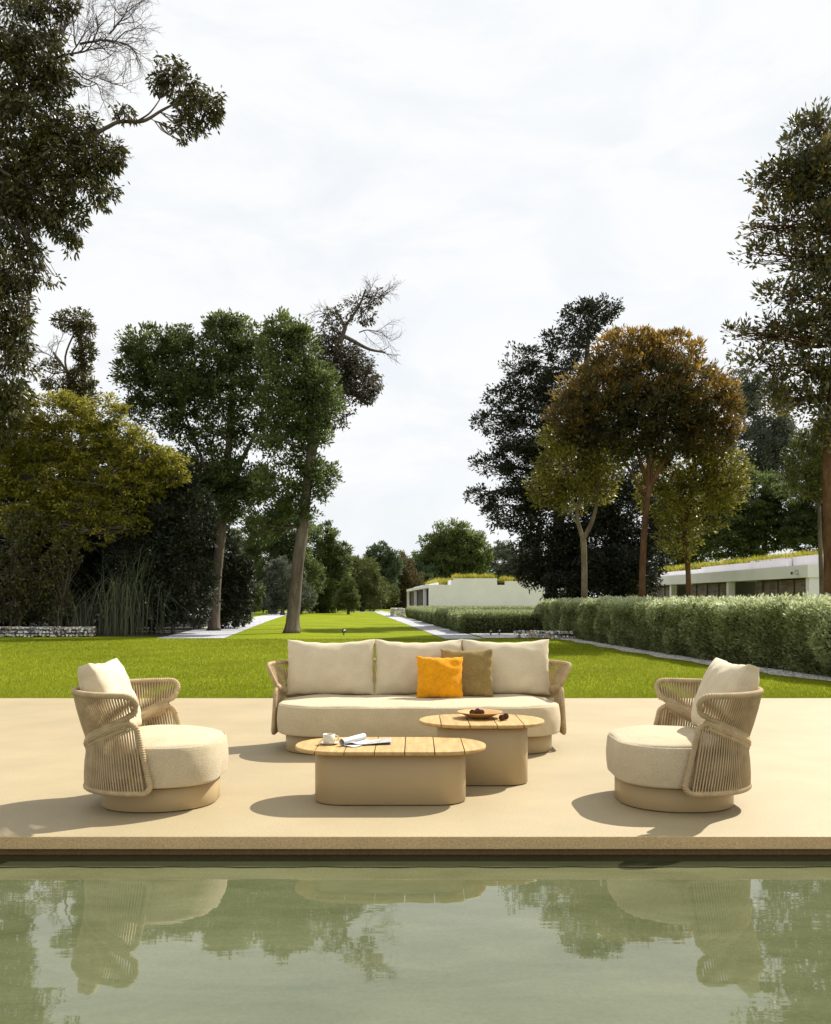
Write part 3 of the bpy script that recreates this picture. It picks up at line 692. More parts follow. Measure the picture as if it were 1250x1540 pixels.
far('broadleaf_tree', 'brown tinged tree in the middle of the far row', 172, [(595, 862, 30, 34), (575, 885, 30, 30), (610, 885, 30, 30), (590, 903, 45, 16)], [(595, 919, 4), (595, 870, 2)], G_FARB)
far('round_tree', 'big round green tree rising behind the white house', 188, [(680, 822, 44, 40), (655, 840, 36, 42), (708, 840, 34, 44), (680, 870, 62, 42), (640, 870, 30, 40)], [(680, 918, 5), (680, 850, 3)], G_GREEN, leaf_px=4.2, tone=(.2, 1), cover=7.5, clump=.2, fill=.2)
far('broadleaf_tree', 'pale hazy tree between the big round tree and the large dark tree', 215, [(757, 845, 22, 34), (780, 860, 26, 32), (740, 875, 26, 30), (800, 850, 25, 40)], [(757, 916, 3), (757, 860, 2)], G_FARG, tone=(.2, 1))
far('dark_shrub', 'low dark bush by the left corner of the white house', 178, [(625, 885, 20, 22), (610, 898, 20, 18), (640, 880, 18, 20)], [(620, 920, 2), (620, 890, 1)], G_GREEN, tone=(0, .6))
far('broadleaf_tree', 'dark tree at the far left of the lawn beyond the gravel path', 125, [(350, 850, 45, 60), (330, 880, 45, 45), (372, 890, 40, 35)], [(350, 920, 4), (350, 860, 2)], G_GREEN, tone=(0, .6))
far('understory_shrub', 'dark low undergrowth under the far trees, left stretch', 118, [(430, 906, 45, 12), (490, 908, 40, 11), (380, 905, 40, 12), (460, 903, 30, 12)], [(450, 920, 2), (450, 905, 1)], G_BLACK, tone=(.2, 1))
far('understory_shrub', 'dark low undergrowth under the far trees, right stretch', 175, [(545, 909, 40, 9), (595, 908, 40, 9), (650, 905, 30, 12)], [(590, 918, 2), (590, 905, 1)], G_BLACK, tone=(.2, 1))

far('broadleaf_tree', 'mid green tree joining the brown tinged tree and the big round tree', 182, [(615, 868, 26, 30), (640, 880, 34, 30), (600, 885, 36, 26), (590, 895, 40, 20)], [(615, 917, 3), (615, 870, 2)], G_FAR, cover=5.5)
far('broadleaf_tree', 'yellow green tree in the far row, right behind the small pointed tree', 142, [(530, 868, 22, 26), (550, 885, 30, 26), (515, 890, 24, 22), (575, 895, 26, 20)], [(540, 919, 3), (540, 870, 2)], G_FARY, cover=5.5, tone=(0, .8))
# ---- forest behind the right-hand house
def wood(label, d, blobs, trunk, mat, **kw):
    kw.setdefault('leaf_px', 4.8); kw.setdefault('cover', 6.5); kw.setdefault('clump', .22); kw.setdefault('twigs', 2)
    return tree('forest_tree', label, 'tree', d, blobs, trunk, mat, group='trees behind the right hand house', **kw)
wood('dark green forest tree with horizontal sprays behind the right house, low', 88, [(1150, 790, 85, 42), (1120, 740, 60, 45), (1190, 770, 60, 50), (1100, 815, 60, 35)], [(1150, 925, 6), (1150, 800, 4)], G_GREEN, layered=True)
wood('tall feathery tree seen through the gap left of the slender right tree', 96, [(1150, 620, 50, 60, 0, .7), (1130, 680, 50, 45, 0, .6), (1175, 690, 45, 50), (1120, 590, 35, 35, 0, .6)], [(1150, 920, 5), (1150, 640, 3)], G_FARG, leaf_px=5)
wood('deep green tree at the right edge above the planted roof', 84, [(1235, 760, 50, 60), (1270, 700, 60, 80), (1225, 800, 50, 35)], [(1245, 925, 6), (1250, 780, 4)], G_GREEN, layered=True, tone=(0, .8))
wood('dark tree low behind the planted roof, left end', 92, [(1040, 800, 60, 50), (1000, 830, 50, 35), (1070, 760, 40, 50)], [(1040, 922, 5), (1040, 810, 3)], G_GREEN, tone=(0, .7))

# ---- big dark tree right of centre
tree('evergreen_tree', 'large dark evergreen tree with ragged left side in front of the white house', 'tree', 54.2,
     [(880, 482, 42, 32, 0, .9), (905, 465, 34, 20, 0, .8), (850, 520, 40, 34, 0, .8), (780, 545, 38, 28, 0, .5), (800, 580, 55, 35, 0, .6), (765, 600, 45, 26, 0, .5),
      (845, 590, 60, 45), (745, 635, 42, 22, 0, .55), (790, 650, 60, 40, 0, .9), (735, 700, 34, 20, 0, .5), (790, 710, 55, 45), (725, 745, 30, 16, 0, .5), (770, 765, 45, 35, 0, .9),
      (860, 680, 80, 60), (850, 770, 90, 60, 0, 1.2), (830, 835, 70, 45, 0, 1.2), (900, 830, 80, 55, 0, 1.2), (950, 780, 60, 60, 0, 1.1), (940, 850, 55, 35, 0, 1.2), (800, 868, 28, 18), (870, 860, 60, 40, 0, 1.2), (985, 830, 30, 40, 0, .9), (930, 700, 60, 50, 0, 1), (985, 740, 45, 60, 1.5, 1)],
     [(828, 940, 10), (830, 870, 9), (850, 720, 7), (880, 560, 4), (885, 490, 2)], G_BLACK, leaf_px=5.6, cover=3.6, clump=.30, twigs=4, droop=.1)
bush('shade_shrub', 'dark shrub in deep shade behind the tall hedge, under the dome crowned tree', 52, [(850, 885, 40, 28), (900, 880, 45, 32), (950, 875, 45, 36), (920, 850, 60, 30)], G_BLACK, None, leaf_px=5, tone=(0, .5))
# ---- trees behind the long hedge
tree('clipped_dome_tree', 'orange brown dome crowned tree with reddish trunk behind the hedge', 'tree', 41,
     [(965, 560, 85, 58, 0, 1, (.25, .9)), (900, 590, 62, 50, 0, 1, (.2, .85)), (1040, 590, 66, 56, 0, 1, (.2, .9)), (860, 625, 42, 45, 0, 1, (.1, .8)), (1085, 625, 36, 50, 0, 1, (.2, .9)), (950, 520, 60, 26, 0, 1, (.35, 1)), (1010, 525, 55, 28, 0, 1, (.35, 1)), (900, 635, 55, 40, 0, 1, (0, .45)), (1000, 625, 70, 46, 0, 1, (0, .4)), (1060, 660, 48, 34, 0, 1, (.1, .7)), (960, 600, 110, 60, 0, 1, (0, .5)), (930, 665, 60, 28, 0, .8, (0, .5)), (880, 660, 40, 26, 0, .8, (0, .6)), (1000, 670, 50, 24, 0, .8, (0, .5))],
     [(965, 945, 5.6), (966, 870, 4.9), (970, 790, 4.6), (976, 730, 4.4)], G_ORANGE, leaf_px=7.5, wd=.34, cover=3.4, clump=.24, upb=.7, twigs=3, bark='bark_red', dr=1,
     forks=[[(976, 735, 4), (962, 690, 3), (945, 640, 2), (930, 600, 1.4)], [(976, 735, 3.6), (1000, 690, 3), (1025, 640, 2), (1040, 600, 1.4)], [(975, 740, 3.4), (975, 690, 3), (968, 640, 2), (960, 580, 1.4)], [(978, 730, 2.6), (985, 680, 2), (1000, 630, 1.4)], [(970, 745, 2.6), (930, 680, 2), (890, 630, 1.4)]])
tree('young_tree', 'small olive leaved tree with pale forked trunk, left of the dome tree', 'tree', 41.5,
     [(850, 700, 52, 44), (905, 690, 45, 42, 0, .9), (820, 735, 32, 28), (870, 745, 45, 30, 0, .8), (845, 660, 36, 28), (900, 735, 32, 22, 0, .6)],
     [(878, 935, 5), (879, 850, 4.4), (877, 808, 4.4)], G_OLIVE, leaf_px=6.5, wd=.38, cover=3.0, clump=.28, bark='bark_pale', dr=1, tone=(0, .85),
     forks=[[(877, 812, 3.6), (868, 775, 3), (872, 740, 2.4), (850, 700, 1.2)], [(877, 812, 3.6), (892, 780, 3), (900, 740, 2.2), (900, 690, 1.2)], [(870, 790, 2), (855, 765, 1.8), (845, 730, 1)]])
tree('young_tree', 'green and amber leaved slender tree, right of the dome tree', 'tree', 42.5,
     [(1040, 700, 62, 50), (1085, 705, 42, 40), (1000, 740, 46, 50), (1050, 760, 55, 45), (1020, 810, 36, 32, 0, .8), (1090, 740, 34, 32), (1045, 660, 40, 28)],
     [(1036, 940, 4.4), (1035, 860, 3.8), (1030, 800, 3.6), (1040, 740, 2.5)], G_OLIVE, leaf_px=6.5, wd=.40, cover=3.0, clump=.28, bark='bark_red', dr=1, tone=(0, .9))
def bare_right(root, base):
    pass
tree('tall_slender_tree', 'tall airy tree with glossy leaves cut off by the right edge', 'tree', 38,
     [(1225, 215, 48, 52, 0, .8), (1190, 260, 52, 50, 0, .9), (1230, 300, 60, 60, 0, .9), (1180, 330, 48, 50, 0, .7), (1148, 270, 26, 24, 0, .6), (1140, 380, 36, 26, 0, .35), (1215, 400, 56, 55, 0, .7), (1180, 440, 45, 40, 0, .55),
      (1225, 490, 55, 45, 0, .6), (1170, 500, 42, 28, 0, .5), (1115, 500, 32, 22, 0, .4), (1140, 540, 46, 26, 0, .45), (1200, 560, 55, 36, 0, .8), (1180, 600, 50, 30, 0, .7), (1240, 600, 45, 45, 0, .8), (1290, 300, 60, 120, 0, .6), (1290, 480, 50, 90, 0, .6), (1245, 250, 45, 55, -1, .9), (1250, 350, 45, 60, -1, .9), (1250, 450, 42, 55, -1, .8), (1252, 540, 40, 50, -1, .8), (1255, 640, 36, 40, -1, .7), (1200, 500, 45, 45, 0, .6), (1130, 345, 22, 18, 0, .3), (1225, 180, 26, 26, 0, .5)],
     [(1247, 950, 8), (1246, 830, 7), (1244, 700, 6.5), (1252, 560, 5), (1262, 400, 3.5), (1250, 220, 1.8)], G_TALL, leaf_px=10, wd=.38, cover=2.7, clump=.32, twigs=5, bark='bark_red', dr=1, upb=.45, fill=.15)
tree('young_tree', 'pale green leafy shrub tree at the right edge under the tall slender one', 'tree', 40,
     [(1215, 690, 34, 45), (1240, 660, 34, 34), (1205, 730, 26, 26, 0, .8), (1245, 720, 32, 40)], [(1238, 935, 4), (1232, 760, 2.5)], G_FARY, leaf_px=6, wd=.4, cover=3.0, clump=.3, dr=1)

# ---- left hand side
def frac_extra(sprays):
    def f(root, base):
        for (px, py, dx, dz, l, r, depth, d) in sprays:
            mb = MB()
            twig_spray(mb, np.array(tuple(at(px, py, d))), unit(np.array((dx, .05, dz))), l*d/F, r*d/F, depth)
            mb.v = [tuple(np.array(v)-np.array(tuple(base))) for v in mb.v]
            mb.build('bare_branch', M['twig'], root)
    return f
tree('green_tree', 'tall deep green tree with three rounded tops, standing left of the leaning trunk', 'tree', 44,
     [(225, 520, 48, 32), (205, 555, 36, 40), (270, 515, 36, 28), (250, 570, 55, 42), (335, 492, 34, 26), (365, 510, 40, 34), (325, 540, 48, 44), (385, 550, 45, 42), (300, 590, 50, 38), (230, 615, 52, 32, 0, .8), (350, 600, 60, 42, 0, .85),
      (275, 640, 48, 30, 0, .75), (330, 655, 50, 34, 0, .7), (385, 640, 42, 40, 0, .75), (300, 700, 45, 30, 0, .8), (355, 715, 48, 34), (345, 755, 52, 34), (385, 730, 36, 30, 0, .9), (320, 740, 34, 28)],
     [(322, 947, 8.5), (325, 880, 7.5), (333, 800, 7), (338, 740, 6), (345, 660, 5), (350, 560, 3)], G_GREEN, leaf_px=6.0, wd=.46, cover=4.2, clump=.30, twigs=4, upb=.35, fill=.3, dr=1,
     forks=[[(335, 780, 4), (330, 760, 3.4), (318, 740, 3), (300, 680, 2.2), (260, 580, 1.5)], [(338, 745, 4.4), (365, 690, 3.4), (392, 630, 2.6), (400, 570, 1.6)]])
tree('green_tree', 'leaning grey trunked tree with green crown on the lawn edge', 'tree', 40.5,
     [(430, 495, 34, 26), (455, 520, 30, 30), (415, 520, 30, 30), (440, 560, 45, 34), (480, 575, 34, 30), (425, 600, 48, 32), (490, 605, 32, 28), (450, 625, 50, 34), (430, 665, 48, 34, 0, .9), (470, 650, 32, 28, 0, .8), (485, 720, 26, 34), (420, 730, 42, 38, 0, .95), (440, 770, 42, 26), (395, 790, 36, 28, 0, .9), (465, 700, 24, 24, 0, .8)],
     [(439, 951, 10.5), (445, 880, 9), (455, 790, 8.5), (463, 720, 7), (468, 640, 5), (462, 560, 3.5), (450, 500, 2)], G_GREEN, leaf_px=6.0, wd=.46, cover=4.2, clump=.30, twigs=4, tone=(.05, 1), fill=.3, dr=1.1)
tree('gum_tree', 'grey brown crowned tall tree with bare branches reaching over the right', 'tree', 47,
     [(510, 545, 40, 36), (545, 565, 34, 36), (500, 580, 36, 36), (545, 590, 26, 18, 0, .8), (490, 530, 26, 26), (505, 480, 24, 20, 0, .45), (545, 465, 26, 24, 0, .4), (565, 445, 18, 14, 0, .3), (495, 500, 18, 14, 0, .6), (505, 620, 30, 26, 0, .5)],
     [(443, 944, 7), (448, 880, 6), (458, 790, 6), (467, 710, 5), (478, 650, 5), (492, 600, 4.5), (508, 530, 4), (520, 490, 3)], G_GREY, leaf_px=5.4, cover=3.2, clump=.30, twigs=3, droop=.6, upb=.1,
     forks=[[(516, 505, 3.4), (530, 512, 3), (555, 525, 2.2), (580, 530, 1.2)], [(520, 490, 2.4), (540, 460, 2), (550, 435, 1.2)], [(520, 492, 2), (505, 465, 1.4)]],
     extra=frac_extra([(545, 470, .6, .7, 34, 1.1, 3, 47), (560, 526, .8, -.2, 24, 1, 2, 47), (530, 470, .2, .9, 30, 1, 3, 47), (540, 500, .8, .4, 34, 1, 3, 47), (500, 480, -.6, .5, 26, .9, 2, 47)]))
tree('vine_clad_tree', 'narrow broken tree smothered in climbers above the golden bush', 'tree', 46,
     [(112, 482, 28, 18), (128, 500, 16, 22), (126, 535, 18, 24), (122, 570, 22, 26), (88, 480, 10, 12, 0, .5), (118, 600, 34, 22), (75, 560, 22, 22, 0, .4), (95, 585, 30, 22, 0, .6)],
     [(120, 948, 6), (122, 760, 5), (126, 600, 4.5), (124, 540, 4), (116, 485, 3)], G_DK, leaf_px=5.4, cover=4, clump=.35, droop=.5, tone=(.25, 1),
     forks=[[(122, 620, 2.6), (100, 560, 2), (80, 530, 1.6)], [(122, 600, 2), (98, 545, 1.6), (112, 500, 1.2)]],
     extra=frac_extra([(85, 540, -.3, .6, 30, 1, 2, 46), (85, 540, -.8, .3, 30, 1, 3, 46)]))
tree('golden_tree', 'spreading golden olive leaved tree over the dark undergrowth at left', 'tree', 39,
     [(80, 620, 60, 34), (150, 620, 48, 30), (40, 660, 60, 42), (120, 665, 70, 36), (185, 660, 48, 26), (215, 690, 52, 26), (250, 695, 34, 22), (150, 705, 70, 34), (60, 720, 70, 40), (200, 735, 55, 26), (120, 760, 66, 32), (40, 780, 50, 36), (180, 770, 44, 22, 0, .8), (10, 700, 40, 60), (20, 610, 40, 34), (70, 810, 60, 26, 0, .5), (130, 800, 50, 26, 0, .45), (200, 790, 30, 16, 0, .4), (265, 715, 22, 16, 0, .8)],
     [(28, 948, 3.5), (40, 860, 3), (70, 760, 2.6), (110, 680, 2)], G_GOLD, leaf_px=6.6, wd=.33, cover=3.6, clump=.26, droop=.45, upb=.25, layered=True, twigs=3, bark='bark')
tree('overhanging_tree', 'tall dark drooping leaved tree at the left edge with a long branch overhead', 'tree', 37.2,
     [(20, 40, 75, 60), (-20, 120, 90, 80), (60, 95, 52, 40), (85, 130, 36, 40), (40, 190, 75, 60), (120, 190, 36, 30), (90, 240, 60, 45), (140, 240, 42, 36), (165, 230, 24, 26), (60, 290, 60, 50), (130, 285, 48, 32), (100, 330, 32, 38), (108, 365, 14, 22, 0, .8),
      (15, 330, 55, 60), (20, 400, 50, 40), (55, 385, 18, 20, 0, .7), (0, 460, 48, 60), (25, 500, 28, 50), (5, 560, 50, 60), (0, 620, 40, 50, 0, .8), (100, 25, 16, 12, 0, .3), (75, 10, 50, 20),
      (270, 130, 42, 34, 0, .75), (300, 165, 38, 30, 0, .9), (255, 100, 26, 20, 0, .55), (320, 155, 20, 24, 0, .8), (235, 125, 20, 16, 0, .5), (275, 190, 26, 14, 0, .6), (300, 195, 12, 12, 0, .5), (188, 170, 18, 16, 0, .5), (175, 165, 14, 10, 0, .4), (275, 210, 7, 10, 0, .5), (75, 420, 20, 12, 0, .4), (15, 250, 60, 50)],
     [(-14, 948, 11), (-12, 800, 9), (-8, 620, 8), (-14, 420, 8), (-20, 200, 6), (0, 60, 3)], G_DK, leaf_px=9.5, wd=.34, cover=3.2, clump=.25, droop=1.0, upb=.2, twigs=3, fill=.35,
     forks=[[(-18, 250, 5), (0, 160, 4.6), (55, 172, 4.2), (95, 190, 3.8), (130, 205, 3.4), (160, 192, 3), (180, 183, 2.8), (215, 182, 2.6), (245, 165, 2), (275, 150, 1.2)],
            [(-18, 200, 4), (0, 90, 3), (45, 90, 2.6), (85, 86, 2.2)], [(205, 183, 1.6), (225, 170, 1.2), (240, 150, .8)]],
     extra=frac_extra([(80, 90, .75, .25, 48, 2.2, 4, 37.2), (120, 66, .8, .3, 52, 2.0, 4, 37.2), (165, 50, .6, .8, 42, 1.5, 4, 37.2), (115, 70, -.1, .9, 40, 1.3, 3, 37.2), (110, 104, .9, -.2, 42, 1.4, 4, 37.2), (140, 62, .2, .9, 42, 1.3, 3, 37.2), (170, 220, .3, -.9, 22, .8, 2, 37.2), (150, 118, .9, .1, 34, 1, 3, 37.2)]))

# ---- dark undergrowth on the left
UG = 'dark undergrowth along the left of the lawn'
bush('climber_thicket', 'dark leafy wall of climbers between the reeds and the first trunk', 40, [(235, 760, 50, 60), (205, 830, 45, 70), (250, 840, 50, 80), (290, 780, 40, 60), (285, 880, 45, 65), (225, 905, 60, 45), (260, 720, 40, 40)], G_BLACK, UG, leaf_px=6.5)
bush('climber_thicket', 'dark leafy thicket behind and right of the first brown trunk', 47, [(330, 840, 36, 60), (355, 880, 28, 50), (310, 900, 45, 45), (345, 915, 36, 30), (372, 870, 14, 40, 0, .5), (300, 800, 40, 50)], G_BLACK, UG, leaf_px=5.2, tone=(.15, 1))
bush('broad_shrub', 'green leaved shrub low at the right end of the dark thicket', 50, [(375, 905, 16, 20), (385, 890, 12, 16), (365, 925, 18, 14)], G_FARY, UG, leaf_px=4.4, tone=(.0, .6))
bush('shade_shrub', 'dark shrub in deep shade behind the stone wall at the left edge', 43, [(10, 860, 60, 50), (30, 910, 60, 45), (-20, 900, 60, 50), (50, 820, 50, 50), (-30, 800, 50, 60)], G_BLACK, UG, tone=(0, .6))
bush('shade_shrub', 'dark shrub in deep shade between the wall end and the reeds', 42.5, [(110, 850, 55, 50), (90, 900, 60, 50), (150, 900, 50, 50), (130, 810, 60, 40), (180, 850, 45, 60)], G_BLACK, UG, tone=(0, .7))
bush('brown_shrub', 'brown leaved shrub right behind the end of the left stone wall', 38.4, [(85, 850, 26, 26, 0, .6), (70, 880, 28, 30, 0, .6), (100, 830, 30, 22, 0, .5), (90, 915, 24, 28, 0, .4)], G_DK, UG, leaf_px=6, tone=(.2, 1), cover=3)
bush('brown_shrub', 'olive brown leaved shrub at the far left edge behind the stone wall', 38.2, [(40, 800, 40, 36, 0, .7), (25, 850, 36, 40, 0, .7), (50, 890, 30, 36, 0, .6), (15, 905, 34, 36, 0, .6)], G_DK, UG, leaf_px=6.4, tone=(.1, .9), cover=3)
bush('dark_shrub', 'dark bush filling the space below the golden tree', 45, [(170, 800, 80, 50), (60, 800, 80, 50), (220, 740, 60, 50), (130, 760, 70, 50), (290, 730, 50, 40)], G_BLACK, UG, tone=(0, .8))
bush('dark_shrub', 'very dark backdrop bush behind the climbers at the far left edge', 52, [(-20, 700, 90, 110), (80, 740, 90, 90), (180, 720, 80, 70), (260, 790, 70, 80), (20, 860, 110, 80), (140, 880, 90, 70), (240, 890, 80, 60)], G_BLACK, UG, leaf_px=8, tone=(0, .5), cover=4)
def reeds(label, px, d, n, h0, spread, lean=0):
    base = at(px, HY, d); base.z = -.03; k = d/F
    VV = []; RR = []
    for _ in range(n):
        x0 = rng.normal(0, spread*.35)*k; y0 = rng.normal(0, .5); h = h0*k*(.55+.5*rng.random()); az = rng.random()*2*PI
        rch = h*(.10+.6*rng.random()); seg = 9; w = .007+.007*rng.random()
        t = np.linspace(0, 1, seg); X = x0+math.cos(az)*rch*t**2+lean*t*k; Y = y0+math.sin(az)*rch*.7*t**2; Z = h*(t-(.25+.85*rng.random())*t**2.6)
        s = np.array((math.sin(az), -math.cos(az)*.5, 0)); s /= np.linalg.norm(s); ww = w*(1-t**2)+.003
        Pm = np.stack([X, Y, Z], 1); A = Pm-s*ww[:, None]; B = Pm+s*ww[:, None]
        for i in range(seg-1): VV.append([A[i], B[i], B[i+1], A[i+1]])
        RR += [rng.random()]*(seg-1)
    o = link('reed_clump', np_mesh('reed_clump', np.array(VV), np.array(RR), 4), G_REED, smooth=False); o.location = base
    tag(o, label, 'reeds', 'reed clumps in the dark thicket')
reeds('tall arching grey green reeds in front of the climbers', 188, 38.6, 230, 215, 60, 8)
reeds('brownish arching reeds low to the left of the tallest reeds', 115, 38.8, 150, 140, 90, 0)
# a lone leaning pole of a branch in the undergrowth
# ---- hedges
def hedge(name, label, path, width, h, leaf, cover, mat, group=None, jitter=.07, taper=1):
    """clipped hedge grown along its foot line: path is the lawn side; width to the right of it"""
    base = Vector((path[0][0], path[0][1], -.03)); root = empty(name, base); tag(root, label, 'hedge', group)
    P = np.array(path, float); seg = np.linalg.norm(np.diff(P, axis=0), axis=1); cum = np.r_[0, np.cumsum(seg)]; Lt = cum[-1]
    def pos(s): return np.stack([np.interp(s, cum, P[:, 0]), np.interp(s, cum, P[:, 1])], 1)
    nrm = np.array((P[-1][1]-P[0][1], -(P[-1][0]-P[0][0]))); nrm /= np.linalg.norm(nrm)
    if nrm[0] < 0: nrm = -nrm
    areas = [Lt*h*1.15, Lt*width, width*h, width*h]; la = leaf*leaf*.45*.42
    VV = []; RR = []
    for f, A in enumerate(areas):
        n = int(cover*A/la)
        s = rng.random(n)*Lt; v = rng.random(n); 
        if f == 0: w = np.abs(rng.normal(0, .09, n)); z = v*h; out = np.array((-nrm[0], -nrm[1], .35))
        elif f == 1: w = v*width; z = h-np.abs(rng.normal(0, .07, n)); out = np.array((0, 0, 1.))
        elif f == 2: w = v*width; z = rng.random(n)*h; s = np.abs(rng.normal(0, .09, n)); tt = P[0]-P[1]; tt /= np.linalg.norm(tt); out = np.array((tt[0], tt[1], .3))
        else: w = v*width; z = rng.random(n)*h; s = Lt-np.abs(rng.normal(0, .09, n)); tt = P[-1]-P[-2]; tt /= np.linalg.norm(tt); out = np.array((tt[0], tt[1], .3))
        # lumpy clipped surface
        b = .7*np.sin(s*1.3+1+z)+.6*np.sin(s*2.9-z*2+2)+.35*np.sin(s*4.3+z*3)+.25*np.sin(s*9.1-z*7)+.2*np.sin(s*17+z*13)
        bp_ = np.zeros(n)
        if f < 2:
            for _ in range(int(Lt*2.2)):
                sc_, zc, am, ra = rng.random()*Lt, rng.random()*h, 1.5*rng.random()-.45, .18+.35*rng.random()
                bp_ += am*np.exp(-((s-sc_)**2+((z if f == 0 else h+w*.0)-zc)**2)/ra**2)
            b = b*.5+bp_*1.7
        if f == 0: w = w-jitter*(b+.4)*(.4+z/h*.6)+.10*(1-np.minimum(z/h*2.5, 1))*1
        if f == 1: z = z+.5*jitter*(b+.3*np.sin(w*7+s*3))
        if f == 0: w = w+.9*np.maximum(z/h-.82, 0)**1.5*h
        if f == 1: z = z-.9*np.maximum(.22-w, 0)-.5*np.maximum(w-width+.25, 0)
        q = pos(s)+nrm*w[:, None]
        Pt = np.stack([q[:, 0], q[:, 1], z], 1)
        D = unit(out*.8+rng.normal(size=(n, 3))*.55+np.array((0, 0, .35)))
        VV.append(leaves(Pt, D, leaf, leaf*.45, None))
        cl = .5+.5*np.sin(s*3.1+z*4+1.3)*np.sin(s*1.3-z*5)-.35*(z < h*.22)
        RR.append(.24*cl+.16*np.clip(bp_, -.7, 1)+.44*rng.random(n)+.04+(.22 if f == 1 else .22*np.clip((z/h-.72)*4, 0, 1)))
    # fresh upright shoots on top
    n = int(Lt*width*60); s = rng.random(n)*Lt; w = rng.random(n)*width; q = pos(s)+nrm*w[:, None]
    for j in range(5):
        Pt = np.stack([q[:, 0], q[:, 1], h-.03+leaf*.55*j*rng.random(n)], 1)
        VV.append(leaves(Pt, unit(rng.normal(size=(n, 3))*.5+np.array((0, 0, .8))), leaf, leaf*.4, None)); RR.append(.6+.4*rng.random(n))
    V = np.concatenate(VV); V -= np.array((base[0], base[1], 0))
    link('foliage', np_mesh('foliage', V, np.concatenate(RR), 4), mat, root, smooth=False)
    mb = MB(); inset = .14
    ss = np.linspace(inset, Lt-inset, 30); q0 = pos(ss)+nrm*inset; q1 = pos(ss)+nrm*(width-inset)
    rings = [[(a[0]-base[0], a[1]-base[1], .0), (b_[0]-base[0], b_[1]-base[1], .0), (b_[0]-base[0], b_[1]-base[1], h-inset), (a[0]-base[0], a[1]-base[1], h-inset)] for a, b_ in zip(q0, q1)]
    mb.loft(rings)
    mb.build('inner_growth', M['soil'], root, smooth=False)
    return root
    st = MB()
    for _ in range(int(Lt*9)):
        s = rng.random()*Lt; a = pos(np.array([s]))[0]+nrm*(.03+.12*rng.random()); x, y = a[0]-base[0], a[1]-base[1]
        st.tube([(x, y, 0), (x+rng.normal(0, .05), y+rng.normal(0, .05), h*.35), (x+rng.normal(0, .12), y+rng.normal(0, .1), h*.75)], [.010, .007, .004], 4)
    st.build('stems', M['bark'], root)
    return root
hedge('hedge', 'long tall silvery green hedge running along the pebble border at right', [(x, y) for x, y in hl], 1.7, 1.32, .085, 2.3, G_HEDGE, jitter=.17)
HG = 'low clipped hedge blocks beside the right gravel path'
hb = [(1.95, 39.6, 44.9, .80, 'frontmost low clipped hedge block, nearest the stone wall'), (1.50, 46.6, 53.4, .80, 'second low clipped hedge block from the front'),
      (.95, 55, 62.5, .80, 'third low clipped hedge block from the front'), (.45, 64.3, 71, .78, 'fourth low clipped hedge block from the front'), (-.05, 72.6, 84, .78, 'rearmost low clipped hedge block, nearest the white house')]
for x, y0, y1, h, lab in hb:
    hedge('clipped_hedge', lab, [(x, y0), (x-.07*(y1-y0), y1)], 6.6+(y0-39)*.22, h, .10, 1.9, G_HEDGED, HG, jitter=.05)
# ---- stone-filled low walls
def gabion(name, label, x0, x1, y0, y1, z1, rz=0, cat='wall'):
    c = Vector(((x0+x1)/2, (y0+y1)/2, -.03)); mb = MB(); a = (x1-x0)/2; b = (y1-y0)/2
    nx = max(4, int((x1-x0)/.14)); nz = 4; 
    r_ = random.Random(5)
    # lumpy rubble: individual stones packed in the box
    h = z1+.03; k = 0
    st = .145
    for i in range(int(2*a/st)):
        for j in range(int(2*b/st)):
            for l in range(max(2, int(h/st+.5))):
                if 0 < i < int(2*a/st)-1 and 0 < j < int(2*b/st)-1 and l < int(h/st+.5)-1: continue
                cx = -a+st*(i+.5)+r_.uniform(-.02, .02); cy = -b+st*(j+.5)+r_.uniform(-.02, .02); cz = min(h-.06, h*(l+.5)/max(2, int(h/st+.5)))+r_.uniform(-.02, .02)
                rr = [st*.62*r_.uniform(.75, 1.1) for _ in range(3)]
                vs = []; 
                for (p, q, s) in ((1,1,1),(-1,1,1),(-1,-1,1),(1,-1,1),(1,1,-1),(-1,1,-1),(-1,-1,-1),(1,-1,-1)):
                    vs.append((cx+p*rr[0]*.72*r_.uniform(.6, 1), cy+q*rr[1]*.72*r_.uniform(.6, 1), cz+s*rr[2]*.6*r_.uniform(.6, 1)))
                mb.add(vs, [(0,1,2,3),(7,6,5,4),(0,4,5,1),(1,5,6,2),(2,6,7,3),(3,7,4,0)])
    o = mb.build('stones', M['gabion'], None, smooth=False); o.name = name; o.location = c; o.rotation_euler = (0, 0, rz)
    return tag(o, label, cat, 'low walls of loose white stones')
gabion('stone_wall', 'low white stone filled wall at the left edge in front of dark shrubs', -17.6, -12.45, 35.9, 36.7, .37)
gabion('stone_wall', 'low white stone filled wall at the left end of the long hedge', 3.65, 6.0, 34.0, 35.2, .27, R(-6))
gabion('stone_wall', 'far low stone wall beside the gravel path before the white house', -2.3, -1.0, 84, 92, .75, R(3))

